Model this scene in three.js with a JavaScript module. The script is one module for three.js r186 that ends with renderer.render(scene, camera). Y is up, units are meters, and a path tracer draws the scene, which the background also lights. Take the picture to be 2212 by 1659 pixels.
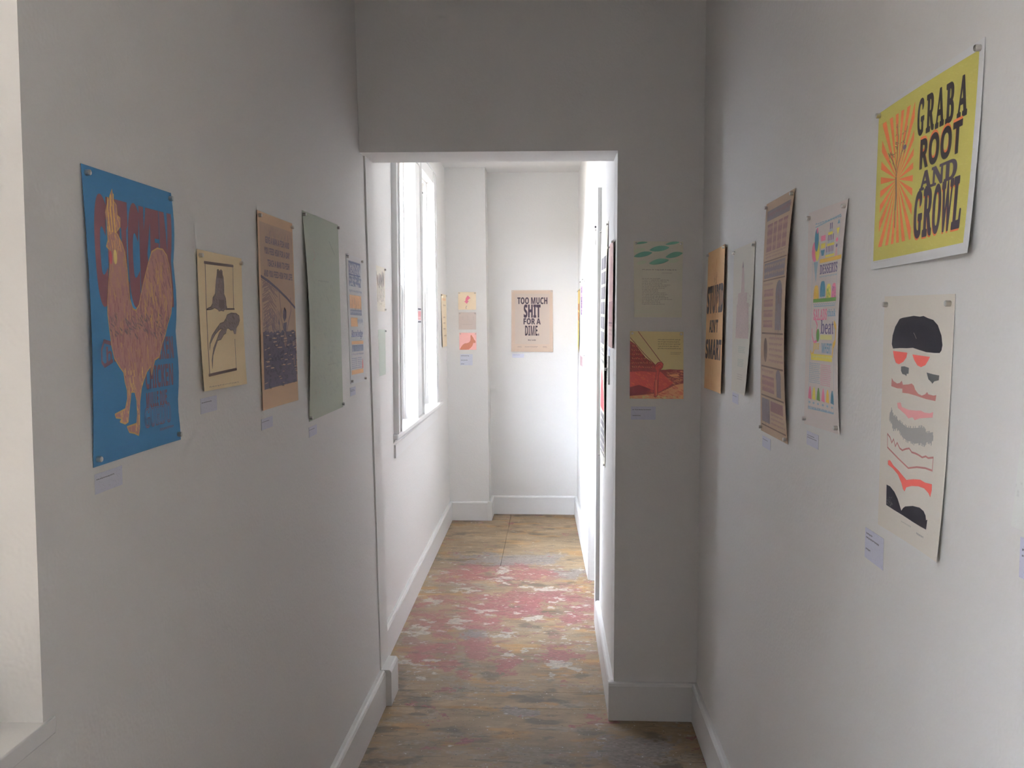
import * as THREE from 'three';
import { mergeGeometries } from 'three/addons/utils/BufferGeometryUtils.js';
import { RoundedBoxGeometry } from 'three/addons/geometries/RoundedBoxGeometry.js';

// ---------------------------------------------------------------- camera, sky, exposure
const scene = new THREE.Scene();
const camera = new THREE.PerspectiveCamera(2 * Math.atan(829.5 / 2000) * 180 / Math.PI, 2212 / 1659, 0.05, 200);
camera.position.set(0, 1.48, 0);
camera.rotation.order = 'YXZ';
camera.rotation.set(-Math.atan2(139.5, 2000), Math.atan2(86, Math.hypot(2000, 139.5)), 0);
scene.add(camera);
scene.background = new THREE.Color().setRGB(0.90, 0.98, 1.13);      // overcast sky
scene.backgroundIntensity = 65;
const renderer = new THREE.WebGLRenderer({ antialias: true });
renderer.toneMapping = THREE.LinearToneMapping;
renderer.toneMappingExposure = 1.15;
renderer.shadowMap.enabled = true;

// ---------------------------------------------------------------- small helpers
function rng(seed) { let s = seed >>> 0; return () => { s = (s + 0x6D2B79F5) | 0; let t = Math.imul(s ^ (s >>> 15), 1 | s); t = (t + Math.imul(t ^ (t >>> 7), 61 | t)) ^ t; return ((t ^ (t >>> 14)) >>> 0) / 4294967296; }; }
function hash2(x, y, s) { let h = Math.imul(x, 374761393) ^ Math.imul(y, 668265263) ^ Math.imul(s, 2147483647); h = Math.imul(h ^ (h >>> 13), 1274126177); return ((h ^ (h >>> 16)) >>> 0) / 4294967296; }
function vnoise(x, y, s = 0) { const i = Math.floor(x), j = Math.floor(y), a = x - i, b = y - j, u = a * a * (3 - 2 * a), v = b * b * (3 - 2 * b); return (hash2(i, j, s) * (1 - u) + hash2(i + 1, j, s) * u) * (1 - v) + (hash2(i, j + 1, s) * (1 - u) + hash2(i + 1, j + 1, s) * u) * v; }
function fbm(x, y, o = 4, s = 0) { let a = 0.5, t = 0, n = 0; for (let k = 0; k < o; k++) { t += a * vnoise(x, y, s + k); n += a; a *= 0.55; x = x * 2.03 + 17.1; y = y * 2.03 + 3.7; } return t / n; }
const clamp01 = (x) => Math.min(1, Math.max(0, x)), step = (a, b, x) => { const t = clamp01((x - a) / (b - a)); return t * t * (3 - 2 * t); };
const taken = {};
function numbered(n) { const k = (taken[n] = (taken[n] ?? -1) + 1); return k ? n + '_' + String(k).padStart(3, '0') : n; }
function shade(m) { m.castShadow = true; m.receiveShadow = true; return m; }
function mesh(name, geo, mat, parent = scene) { const m = shade(new THREE.Mesh(Array.isArray(geo) ? mergeGeometries(geo) : geo, mat)); m.name = parent === scene ? numbered(name) : name; parent.add(m); return m; }
function group(name, parent = scene) { const g = new THREE.Group(); g.name = parent === scene ? numbered(name) : name; parent.add(g); return g; }
function tag(o, label, category, grp) { o.userData.label = label; o.userData.category = category; if (grp) o.userData.group = grp; return o; }
function struct(o, label, category) { o.userData.kind = 'structure'; if (label) { o.userData.label = label; o.userData.category = category; } return o; }

// uv in metres from position and normal
function metreUV(g) {
  const p = g.attributes.position, n = g.attributes.normal, uv = new Float32Array(p.count * 2);
  for (let i = 0; i < p.count; i++) {
    const ax = Math.abs(n.getX(i)), ay = Math.abs(n.getY(i)), az = Math.abs(n.getZ(i));
    if (ay > ax && ay > az) { uv[2 * i] = p.getX(i); uv[2 * i + 1] = p.getZ(i); } else if (ax > az) { uv[2 * i] = p.getZ(i); uv[2 * i + 1] = p.getY(i); } else { uv[2 * i] = p.getX(i); uv[2 * i + 1] = p.getY(i); }
  }
  g.setAttribute('uv', new THREE.BufferAttribute(uv, 2)); return g;
}
function box(x0, x1, y0, y1, z0, z1) { const a = Math.min(z0, z1), b = Math.max(z0, z1); return metreUV(new THREE.BoxGeometry(x1 - x0, y1 - y0, b - a).translate((x0 + x1) / 2, (y0 + y1) / 2, (a + b) / 2)).toNonIndexed(); }
function rbox(x0, x1, y0, y1, z0, z1, r = 0.003) { const a = Math.min(z0, z1), b = Math.max(z0, z1); const g = new RoundedBoxGeometry(x1 - x0, y1 - y0, b - a, 2, r).translate((x0 + x1) / 2, (y0 + y1) / 2, (a + b) / 2); metreUV(g); return g.index ? g.toNonIndexed() : g; }
// six-sided block whose eight corners are given: (i,j,k) -> [x,y,z]; faces split into a grid so that twisted faces stay smooth
function block(f, n = 8) {
  const pos = []; const P = (a, b, c) => f(a, b, c);
  const quad = (q) => { for (let i = 0; i < n; i++) for (let j = 0; j < n; j++) { const c = [[i, j], [i + 1, j], [i + 1, j + 1], [i, j + 1]].map(([a, b]) => q(a / n, b / n)); pos.push(...c[0], ...c[2], ...c[1], ...c[0], ...c[3], ...c[2]); } };
  quad((a, b) => P(0, a, b)); quad((a, b) => P(1, b, a)); quad((a, b) => P(b, 0, a)); quad((a, b) => P(a, 1, b)); quad((a, b) => P(a, b, 0)); quad((a, b) => P(b, a, 1));
  const g = new THREE.BufferGeometry(); g.setAttribute('position', new THREE.Float32BufferAttribute(pos, 3)); g.computeVertexNormals(); return metreUV(g);
}
const mixn = (a, b, t) => a + (b - a) * t;
// wall slab: visible face x = fn(y, z), back at xo. (a: depth, b: height, c: length)
function slab(fn, xo, y0, y1, za, zb) {
  const lo = Math.min(za, zb), hi = Math.max(za, zb), toRight = xo > fn((y0 + y1) / 2, (za + zb) / 2);
  return block((a, b, c) => { const y = mixn(y0, y1, b), z = mixn(lo, hi, c), xf = fn(y, z); return [toRight ? mixn(xf, xo, a) : mixn(xo, xf, a), y, z]; }, 10);
}
// board along a wall: profile pushed along p0 -> p1 (floor points [x,z]), standing out to the side (nx,nz)
function skirting(p0, p1, nx, nz, h = 0.142, t = 0.02, back = 0.012) {
  const prof = [[-back, 0.001], [t, 0.001], [t, h - 0.011], [t - 0.004, h - 0.003], [t - 0.010, h], [-back, h]], pos = [];
  const at = (p, [o, y]) => [p[0] + nx * o, y, p[1] + nz * o], N = prof.length;
  for (let i = 0; i < N; i++) { const a = prof[i], b = prof[(i + 1) % N]; pos.push(...at(p0, a), ...at(p1, a), ...at(p1, b), ...at(p0, a), ...at(p1, b), ...at(p0, b)); }
  for (const [p, f] of [[p0, 1], [p1, -1]]) for (let i = 1; i < N - 1; i++) { const tri = f > 0 ? [0, i, i + 1] : [0, i + 1, i]; for (const k of tri) pos.push(...at(p, prof[k])); }
  const g = new THREE.BufferGeometry(); g.setAttribute('position', new THREE.Float32BufferAttribute(pos, 3)); g.computeVertexNormals(); return metreUV(g);
}
function tube(pts, r, seg = 24, rad = 6) { const g = new THREE.TubeGeometry(new THREE.CatmullRomCurve3(pts.map((p) => new THREE.Vector3(...p))), seg, r, rad); return g.toNonIndexed(); }

// ---------------------------------------------------------------- the shape of the old walls (they lean a little)
const xL = (y, z) => { const t = Math.min(Math.max((-1.16 - z) / 2.2, 0), 1.1); return -0.672 + t * (0.022 - 0.0215 * y); };
const xCL = (y, z) => { const t = (-3.58 - z) / 3.16; return -0.725 - 0.023 * t - 0.012 * y * t; };
const xCR = (y, z) => 0.233 + (z > -5.2 ? Math.min(0, z + 3.36) * 0.0027 : -0.005 - (-5.2 - z) * 0.0185);
const XR = 0.538, ZF = -3.36, ZE = -6.975, ZC = -6.74, HEAD = 2.08, CEIL = 2.95, CEIL2 = 2.57;

// ---------------------------------------------------------------- materials
function dataTex(w, h, f, srgb = false, rep = null) {
  const d = new Uint8Array(w * h * 4); for (let j = 0; j < h; j++) for (let i = 0; i < w; i++) { const c = f(i / w, j / h, i, j), k = 4 * (j * w + i); d[k] = c[0]; d[k + 1] = c[1] ?? c[0]; d[k + 2] = c[2] ?? c[0]; d[k + 3] = 255; }
  const t = new THREE.DataTexture(d, w, h); t.magFilter = THREE.LinearFilter; t.minFilter = THREE.LinearMipmapLinearFilter; t.generateMipmaps = true; t.wrapS = t.wrapT = THREE.RepeatWrapping; if (srgb) t.colorSpace = THREE.SRGBColorSpace; if (rep) t.repeat.set(...rep); t.needsUpdate = true; return t;
}
const periodic = (x, y, n, s) => { const q = (a, b) => hash2(((a % n) + n) % n, ((b % n) + n) % n, s); const i = Math.floor(x), j = Math.floor(y), a = x - i, b = y - j, u = a * a * (3 - 2 * a), v = b * b * (3 - 2 * b); return (q(i, j) * (1 - u) + q(i + 1, j) * u) * (1 - v) + (q(i, j + 1) * (1 - u) + q(i + 1, j + 1) * u) * v; };
const plasterBump = dataTex(512, 512, (u, v) => [255 * (0.45 * periodic(u * 128, v * 128, 128, 1) + 0.3 * periodic(u * 48, v * 48, 48, 2) + 0.25 * periodic(u * 9, v * 9, 9, 3))], false, [1.6, 1.6]);
const wallPaint = new THREE.MeshStandardMaterial({ color: new THREE.Color().setRGB(0.884, 0.866, 0.836), roughness: 0.62, bumpMap: plasterBump, bumpScale: 0.0006 });
const trimPaint = new THREE.MeshStandardMaterial({ color: new THREE.Color().setRGB(0.885, 0.875, 0.855), roughness: 0.42, bumpMap: plasterBump, bumpScale: 0.0002 });
const ceilPaint = new THREE.MeshStandardMaterial({ color: new THREE.Color().setRGB(0.88, 0.865, 0.84), roughness: 0.8 });
const steel = new THREE.MeshStandardMaterial({ color: new THREE.Color().setRGB(0.62, 0.60, 0.57), roughness: 0.28, metalness: 1 });
const darkIron = new THREE.MeshStandardMaterial({ color: new THREE.Color().setRGB(0.03, 0.03, 0.035), roughness: 0.5 });
const cordMat = new THREE.MeshStandardMaterial({ color: new THREE.Color().setRGB(0.35, 0.34, 0.32), roughness: 0.9 });
const glass = new THREE.MeshPhysicalMaterial({ color: 0xffffff, transmission: 1, thickness: 0, roughness: 0.02, ior: 1.5 });
const plastic = new THREE.MeshStandardMaterial({ color: new THREE.Color().setRGB(0.84, 0.82, 0.78), roughness: 0.35 });

// worn floor: tan underlayment with the remains of red and grey paint and white filler
const FX0 = -0.8, FW = 1.4, FZ0 = -7.1, FH = 4.8;
const RED = [[-0.60, -0.37, -5.45, -5.13], [-0.33, -0.02, -5.44, -5.16], [-0.62, -0.10, -4.85, -4.51], [-0.25, 0.23, -4.98, -4.74], [0.07, 0.22, -4.76, -4.49], [-0.61, -0.26, -4.52, -4.32], [-0.62, -0.50, -4.39, -4.25], [-0.37, -0.31, -4.17, -3.97], [-0.03, 0.13, -4.13, -3.90], [-0.21, -0.16, -3.92, -3.81], [-0.59, -0.44, -4.14, -3.84], [-0.37, -0.33, -3.80, -3.73]];
const FILL = [[-0.55, -0.36, -4.99, -4.90], [-0.14, 0.21, -5.06, -4.98], [-0.49, -0.42, -4.49, -4.26], [-0.20, -0.15, -4.07, -3.95], [-0.01, 0.13, -3.90, -3.80], [-0.31, -0.25, -5.50, -5.09], [-0.66, -0.60, -4.39, -4.20], [-0.63, -0.50, -3.90, -3.79], [-0.68, -0.59, -4.84, -4.72], [-0.54, -0.52, -3.74, -3.69], [-0.13, -0.05, -4.54, -4.47], [-0.37, -0.29, -4.63, -4.56]];
const GREY = [[-0.53, 0.07, -5.76, -5.50], [0.0, 0.20, -5.41, -5.24], [-0.41, -0.32, -4.33, -4.21], [-0.26, -0.13, -3.65, -3.60], [-0.22, -0.06, -3.43, -3.39], [0.18, 0.40, -3.20, -2.95]];
const patch = (L, x, z, soft) => { let m = 0; for (const [a, b, c, d] of L) { const cx = (a + b) / 2, cz = (c + d) / 2, dx = Math.abs(x - cx) / ((b - a) / 2 + 0.02), dz = Math.abs(z - cz) / ((d - c) / 2 + 0.02); m = Math.max(m, 1 - step(1 - soft, 1 + soft, Math.pow(dx ** 3 + dz ** 3, 1 / 3))); } return m; };
const floorTex = (() => {
  const W = 700, H = 2000;
  const t = dataTex(W, H, (u, v) => {
    const x = FX0 + u * FW, z = FZ0 + v * FH;
    const g1 = fbm(x * 6, z * 15, 5, 11), g2 = fbm(x * 26, z * 70, 3, 21), big = fbm(x * 3.1, z * 4.2, 3, 31), mid = fbm(x * 14, z * 30, 4, 41), fine = fbm(x * 90, z * 180, 3, 51);
    let r = 138, g = 118, b = 92;
    const k = 0.76 + 0.44 * g1 + 0.14 * (g2 - 0.5) + 0.22 * (big - 0.5); r *= k; g *= k; b *= k;
    const rust = step(0.58, 0.74, fbm(x * 6, z * 16, 4, 61)); r += 16 * rust; g += 2 * rust; b -= 14 * rust;
    const stain = step(0.60, 0.78, fbm(x * 8, z * 13, 4, 71)) * 0.7; r *= 1 - 0.42 * stain; g *= 1 - 0.40 * stain; b *= 1 - 0.34 * stain;
    const put = (m, c, j = 14) => { m = clamp01(m); const q = 1 + (fine - 0.5) * j / 40; r = mixn(r, c[0] * q, m); g = mixn(g, c[1] * q, m); b = mixn(b, c[2] * q, m); };
    const n1 = fbm(x * 10, z * 13, 6, 41) - 0.5, n2 = fbm(x * 17, z * 26, 6, 101) - 0.5, n3 = fbm(x * 60, z * 80, 3, 131) - 0.5;
    put(0.8 * step(0.40, 0.58, patch(GREY, x, z, 0.9) * 0.9 + 1.5 * n1 + 0.5 * n3), [122, 115, 113]);
    put(0.5 * step(0.08, 0.2, fbm(x * 6, z * 15, 5, 81) - 0.5 + 0.4 * n3) * step(-5.6, -5.3, z), [136, 130, 121]);
    const zone = step(-5.62, -5.38, z) * (1 - step(-4.2, -3.65, z));
    const rm = step(0.44, 0.54, patch(RED, x, z, 0.95) * 0.85 + 1.9 * n1 + 0.75 * n3 + 0.04 * zone); put(0.9 * rm, [mixn(122, 138, big), mixn(72, 84, g1), mixn(72, 82, fine)]);
    put(0.55 * zone * step(0.08, 0.15, fbm(x * 15, z * 24, 5, 91) - 0.5), [126, 84, 80]);
    put(0.5 * rm * step(0.06, 0.16, fbm(x * 28, z * 40, 4, 141) - 0.5), [132, 116, 96]);
    put(0.92 * step(0.50, 0.60, patch(FILL, x, z, 0.95) * 0.66 + 2.2 * n2 + 0.5 * n3 - 0.10 * (1 - zone)), [168, 160, 149]);
    put(0.85 * zone * step(0.19, 0.22, n2 + 0.3 * n3), [166, 158, 148]);
    const scr = step(0.70, 0.76, fbm(x * 8, z * 60, 3, 121)) * 0.5; r *= 1 - 0.35 * scr; g *= 1 - 0.35 * scr; b *= 1 - 0.35 * scr;
    const sp = hash2(Math.floor(x * 330), Math.floor(z * 330), 5); if (sp > 0.9965) { r *= 0.5; g *= 0.5; b *= 0.5; } else if (sp < 0.0022) { r = g = b = 205; }
    const q = 0.94 + 0.12 * fine; return [r * q, g * q, b * q].map((c) => Math.max(0, Math.min(255, c)));
  }, true);
  t.wrapS = t.wrapT = THREE.MirroredRepeatWrapping; return t;
})();
const floorBump = dataTex(512, 512, (u, v) => [255 * (0.5 * periodic(u * 24, v * 110, 24 * 5, 4) + 0.5 * periodic(u * 64, v * 64, 64, 5))], false, [1.2, 0.3]);
const floorMat = new THREE.MeshStandardMaterial({ map: floorTex, roughness: 0.52, bumpMap: floorBump, bumpScale: 0.0008 });
const subMat = new THREE.MeshStandardMaterial({ color: new THREE.Color().setRGB(0.06, 0.045, 0.03), roughness: 0.9 });

// ---------------------------------------------------------------- the shell
struct(mesh('wall_left', [slab(xL, -0.95, -0.05, CEIL, -3.43, -1.165), slab(xL, -0.95, -0.05, 0.925, -1.165, -0.5), slab(xL, -0.95, 2.36, CEIL, -1.165, -0.5), slab(xL, -0.95, -0.05, CEIL, -0.5, 0.3), slab(xL, -0.95, -0.05, 0.925, 0.3, 0.96), slab(xL, -0.95, 2.36, CEIL, 0.3, 0.96), slab(xL, -0.95, -0.05, CEIL, 0.96, 2.0)], wallPaint));
struct(mesh('wall_right', box(XR, 0.78, -0.05, CEIL, 2.0, -3.5), wallPaint));
struct(mesh('wall_back', box(-1.0, 0.78, -0.05, CEIL, 2.0, 2.2), wallPaint));
const xJ = (y) => xL(y, -3.36) + 0.006;
struct(mesh('wall_front', [box(-0.95, 0.78, HEAD, CEIL, ZF, -3.58), box(0.233, 0.78, -0.05, HEAD, ZF, -3.58), slab(xJ, -0.95, -0.05, HEAD + 0.02, -3.58, -3.43)], wallPaint));
struct(mesh('ceiling', box(-1.0, 0.78, CEIL, CEIL + 0.1, 2.2, -3.58), ceilPaint));
const W0 = 0.925, W1 = 2.33, A0 = -4.35, A1 = -4.92, B0 = -5.20, B1 = -5.82;
struct(mesh('wall_corridor_left', [slab(xCL, -0.905, -0.05, CEIL2, A0, -3.5), slab(xCL, -0.905, -0.05, W0, B1, A0), slab(xCL, -0.905, W1, CEIL2, B1, A0), slab(xCL, -0.905, W0, W1, B0, A1), slab(xCL, -0.905, -0.05, CEIL2, -7.0, B1)], wallPaint));
const D0 = -4.45, D1 = -5.20, DH = 2.01;
struct(mesh('wall_corridor_right', [slab(xCR, 0.5, -0.05, CEIL2, D0, -3.5), slab(xCR, 0.5, DH, CEIL2, D1, D0)], wallPaint));
struct(mesh('wall_corridor_far', slab(xCR, 0.5, -0.05, CEIL2, -7.0, D1), wallPaint));
struct(mesh('wall_end', box(-1.0, 0.55, -0.05, CEIL2, ZE, -7.2), wallPaint));
struct(mesh('wall_chase', block((a, b, c) => { const y = mixn(-0.05, CEIL2, b); return [mixn(-0.95, -0.455 - 0.012 * y, a), y, mixn(-6.99, ZC, c)]; }, 6), wallPaint));
struct(mesh('ceiling_corridor', box(-1.0, 0.55, CEIL2, CEIL2 + 0.4, -3.5, -7.2), ceilPaint));

const fl = struct(mesh('floor', box(-1.0, 0.8, -0.2, -0.012, 2.2, -7.2), subMat));
function floorPanel(x0, x1, za, zb) {
  const g = box(x0, x1, -0.0125, 0, za, zb), p = g.attributes.position, n = g.attributes.normal, uv = g.attributes.uv;
  for (let i = 0; i < p.count; i++) uv.setXY(i, (p.getX(i) - FX0) / FW, (p.getZ(i) - FZ0) / FH);
  mesh('floor_panel', g, floorMat, fl);
}
floorPanel(-0.98, 0.78, 2.1, -3.4335); floorPanel(-0.98, 0.78, -3.4355, -3.591); floorPanel(-0.98, 0.55, -3.593, -5.479);
floorPanel(-0.98, -0.3055, -5.481, -7.1); floorPanel(-0.3035, 0.55, -5.481, -7.1);

// skirting boards
const bbL = [[xL(0, 2), 2.0], [xL(0, -1.16), -1.16], [xL(0, -3.36), -3.43]];
struct(mesh('baseboard_left', [skirting(bbL[0], bbL[1], 1, 0), skirting(bbL[1], bbL[2], 1, 0)], trimPaint));
struct(mesh('baseboard_jamb', skirting([-0.629, -3.434], [-0.629, -3.585], 1, 0, 0.142, 0.02, 0.05), trimPaint));
struct(mesh('baseboard_right', skirting([XR, -3.36], [XR, 2.0], -1, 0), trimPaint));
struct(mesh('baseboard_front', skirting([0.213, ZF], [XR, ZF], 0, 1), trimPaint));
struct(mesh('baseboard_corridor_left', skirting([xCL(0, -3.6), -3.6], [xCL(0, ZC), ZC], 1, 0), trimPaint));
struct(mesh('baseboard_corridor_right', skirting([xCR(0, -4.35), -4.35], [xCR(0, -3.36), -3.3735], -1, 0), trimPaint));
struct(mesh('baseboard_corridor_right', skirting([xCR(0, ZE), ZE], [xCR(0, -5.3), -5.3], -1, 0), trimPaint));
struct(mesh('baseboard_chase', [skirting([-0.75, ZC], [-0.468, ZC], 0, 1), skirting([-0.455, ZC + 0.02], [-0.455, ZE], 1, 0)], trimPaint));
struct(mesh('baseboard_end', skirting([-0.455, ZE], [xCR(0, ZE), ZE], 0, 1), trimPaint));

// ---------------------------------------------------------------- sash windows
function sash(parent, name, xa, xb, za, zb, y0, y1, bot, top) {       // za near end, zb far end
  const s = 0.045, g = [rbox(xa, xb, y0, y1, za, za - s), rbox(xa, xb, y0, y1, zb + s, zb), rbox(xa, xb, y0, y0 + bot, za - s, zb + s), rbox(xa, xb, y1 - top, y1, za - s, zb + s)];
  const f = mesh(name, g, trimPaint, parent), xm = (xa + xb) / 2;
  mesh('pane', box(xm - 0.0015, xm + 0.0015, y0 + bot - 0.004, y1 - top + 0.004, za - s + 0.004, zb + s - 0.004), glass, f);
  return f;
}
function lights(win, za, zb, y0, y1, xs) {                            // one double-hung light: xs = room face of the lower sash
  const ym = y0 + (y1 - y0) * 0.505;
  sash(win, 'lower_sash', xs - 0.035, xs, za - 0.002, zb + 0.002, y0, ym + 0.018, 0.075, 0.036);
  sash(win, 'upper_sash', xs - 0.072, xs - 0.037, za - 0.002, zb + 0.002, ym - 0.018, y1, 0.036, 0.05);
  mesh('stop_bead', [rbox(xs, xs + 0.012, y0, y1, za, za - 0.012), rbox(xs, xs + 0.012, y0, y1, zb + 0.012, zb), rbox(xs, xs + 0.012, y1 - 0.012, y1, za - 0.012, zb + 0.012)], trimPaint, win);
  const lock = group('sash_lock', win);
  mesh('lock_base', rbox(xs - 0.034, xs - 0.006, ym + 0.018, ym + 0.026, (za + zb) / 2 + 0.03, (za + zb) / 2 - 0.03), trimPaint, lock);
  mesh('lock_lever', new THREE.CylinderGeometry(0.013, 0.016, 0.018, 16).translate(xs - 0.02, ym + 0.034, (za + zb) / 2), trimPaint, lock);
  for (const [z, d] of [[za, -1], [zb, 1]]) {
    const pul = group('sash_pulley', win), zc = z + d * 0.0015, yc = y1 - 0.062;
    mesh('pulley_plate', new THREE.CapsuleGeometry(0.010, 0.036, 4, 12).scale(1, 1, 0.2).translate(xs - 0.018, yc - 0.014, zc), trimPaint, pul);
    mesh('pulley_wheel', new THREE.SphereGeometry(0.0085, 14, 10).scale(1, 1.1, 0.6).translate(xs - 0.018, yc, z + d * 0.003), darkIron, pul);
    mesh('sash_cord', tube([[xs - 0.018, yc + 0.004, z + d * 0.004], [xs - 0.014, yc - 0.014, z + d * 0.011], [xs - 0.013, yc - 0.04, z + d * 0.007], [xs - 0.016, ym + 0.2, z + d * 0.006], [xs - 0.017, ym + 0.015, z + d * 0.006]], 0.0022, 40, 6), cordMat, win);
  }
  mesh('sash_lift', [new THREE.TorusGeometry(0.008, 0.003, 8, 14, Math.PI).rotateZ(-Math.PI / 2).translate(xs, y0 + 0.045, (za + zb) / 2).toNonIndexed()], trimPaint, win);
}
const win1 = struct(group('window_1'), 'pair of white double-hung sash windows in the corridor wall', 'window');
{
  const xs = -0.797, xw = (y, z) => xCL(y, z);
  for (const [za, zb] of [[A0, A1], [B0, B1]]) lights(win1, za, zb, 0.948, W1, xs);
  const cz = (n, z0, z1, y0, y1, t = 0.018) => mesh(n, [slab((y, z) => xw(y, z) + t, -0.76, y0, y1, z1, z0)], trimPaint, win1);
  cz('casing', -4.25, A0 - 0.003, 0.948, 2.41); cz('casing', B1 + 0.003, -5.95, 0.948, 2.41); cz('casing', A0 - 0.003, B1 + 0.003, W1 - 0.003, 2.41);
  cz('mullion', A1 + 0.003, B0 - 0.003, 0.948, W1 - 0.003, 0.012);
  for (const [a, b] of [[-4.249, -4.262], [A0 + 0.010, A0 - 0.005], [A1 + 0.005, A1 - 0.010], [B0 + 0.010, B0 - 0.005], [B1 + 0.005, B1 - 0.010], [-5.938, -5.951]]) cz('bead', a, b, 0.949, 2.411, 0.025);
  cz('bead', -4.262, -5.938, 2.398, 2.411, 0.024);
  mesh('stool', [rbox(-0.80, -0.708, 0.921, 0.949, -4.23, -6.03, 0.009)], trimPaint, win1);
  mesh('cove_moulding', [slab((y, z) => -0.738 + (y - 0.895) * 0.62, -0.77, 0.895, 0.922, -6.02, -4.236)], trimPaint, win1);
  mesh('apron', [slab((y, z) => xw(y, z) + 0.009, -0.77, 0.835, 0.896, -5.99, -4.25)], trimPaint, win1);
}
const win2 = struct(group('window_2'), 'white sash window with deep plaster reveal in the room wall', 'window');
lights(win2, -0.5, -1.165, 0.948, 2.36, -0.80);
mesh('stool', [rbox(-0.83, -0.6675, 0.922, 0.947, -1.190, -0.47, 0.003)], trimPaint, win2);

// a dense white roller shade hangs in the room's window
const shadeCloth = new THREE.MeshPhysicalMaterial({ color: new THREE.Color().setRGB(0.88, 0.84, 0.79), roughness: 1, transmission: 0.345, thickness: 0 });
mesh('roller_shade', box(-0.794, -0.793, 0.949, 2.33, -1.150, -0.515), shadeCloth, win2);
mesh('shade_roller', new THREE.CylinderGeometry(0.018, 0.018, 0.64, 16).rotateX(Math.PI / 2).translate(-0.785, 2.335, -0.8325), trimPaint, win2);

const win3 = struct(group('window_3'), 'white sash window farther along the room wall', 'window');
lights(win3, 0.96, 0.3, 0.948, 2.36, -0.80);
mesh('stool', [rbox(-0.83, -0.664, 0.922, 0.947, 0.27, 0.99, 0.008)], trimPaint, win3);

// doorway in the corridor
const door = struct(group('door_1'), 'white cased doorway in the corridor wall', 'door');
{
  const c = (z0, z1, y0, y1, t = 0.019) => mesh('casing', slab((y, z) => xCR(y, z) - t, 0.26, y0, y1, z1, z0), trimPaint, door);
  c(-4.35, D0 - 0.005, 0.001, 2.09); c(D1 + 0.005, -5.30, 0.001, 2.09); c(D0 - 0.005, D1 + 0.005, DH - 0.005, 2.09);
  mesh('jamb', [box(0.236, 0.45, 0.001, DH, D0, D0 - 0.018), box(0.222, 0.45, 0.001, DH, D1 + 0.018, D1), box(0.23, 0.45, DH - 0.018, DH, D0 - 0.018, D1 + 0.018)], trimPaint, door);
  const sl = mesh('door_slab', rbox(0.37, 0.41, 0.006, DH - 0.02, D0 - 0.02, D1 + 0.02), trimPaint, door);
  mesh('door_knob', new THREE.SphereGeometry(0.027, 20, 14).translate(0.325, 0.98, D0 - 0.09), steel, sl);
  const cl = group('door_closer', door);
  mesh('closer_body', new THREE.CylinderGeometry(0.034, 0.034, 0.05, 24).rotateX(Math.PI / 2).translate(0.272, 1.905, D1 + 0.043), steel, cl);
  mesh('closer_bracket', [box(0.236, 0.30, 1.985, 1.992, D1 + 0.018, D1 + 0.05), box(0.252, 0.262, 1.93, 1.99, D1 + 0.018, D1 + 0.03)], darkIron, cl);
  mesh('closer_rod', new THREE.CylinderGeometry(0.004, 0.004, 0.06, 10).rotateZ(0.9).translate(0.262, 1.955, D1 + 0.04), steel, cl);
}
struct(mesh('ground', box(-60, -1.2, -3.3, -3.0, 60, -60), new THREE.MeshStandardMaterial({ color: new THREE.Color().setRGB(0.42, 0.375, 0.31), roughness: 0.95 })));
struct(mesh('neighbour_house', box(-14, -6.2, -3.0, 3.3, 12, -1.2), new THREE.MeshStandardMaterial({ color: new THREE.Color().setRGB(0.46, 0.415, 0.355), roughness: 0.9 })));
struct(mesh('neighbour_building', box(-14, -2.8, -3.0, 7.0, -6.6, -16), new THREE.MeshStandardMaterial({ color: new THREE.Color().setRGB(0.56, 0.56, 0.57), roughness: 0.9 })));

// ---------------------------------------------------------------- paper on the walls
const lin = (c) => { c /= 255; return c <= 0.04045 ? c / 12.92 : ((c + 0.055) / 1.055) ** 2.4; }, enc = (c) => Math.round(255 * (c <= 0.0031308 ? c * 12.92 : 1.055 * Math.min(c, 0.9) ** (1 / 2.4) - 0.055));
// ink or paper colour from how it looks beside white wall paint of brightness w
const ink = (r, g, b, w = 140) => { const k = 0.84 / lin(w), q = (r + g + b) / 3, d = 0.9; r = q + (r - q) * d; g = q + (g - q) * d; b = q + (b - q) * d; return `rgb(${[r, g, b].map((c) => Math.min(244, enc(lin(c) * k))).join(',')})`; };
function art(w, h, bg, draw, seed = 1) {
  const cv = document.createElement('canvas'); cv.width = w; cv.height = h; const c = cv.getContext('2d'); c.fillStyle = bg; c.fillRect(0, 0, w, h);
  const R = rng(seed * 7919 + 13);
  c.save(); c.globalAlpha = 0.05; for (let i = 0; i < 260; i++) { c.fillStyle = R() > 0.5 ? '#000' : '#fff'; c.fillRect(R() * w, R() * h, 1 + R() * 5, 1 + R() * 3); } c.restore();
  c.save(); c.scale(w / 1000, h / 1000); if (draw) draw(c, R); c.restore();
  const t = new THREE.CanvasTexture(cv); t.colorSpace = THREE.SRGBColorSpace; t.anisotropy = 8; return t;
}
function path(c, a, close = true) { c.beginPath(); for (let i = 0; i < a.length; i += 2) i ? c.lineTo(a[i], a[i + 1]) : c.moveTo(a[0], a[1]); if (close) c.closePath(); }
function poly(c, a, fill) { path(c, a); c.fillStyle = fill; c.fill(); }
function line(c, a, col, w, close = false) { path(c, a, close); c.strokeStyle = col; c.lineWidth = w; c.lineJoin = c.lineCap = 'round'; c.stroke(); }
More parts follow.
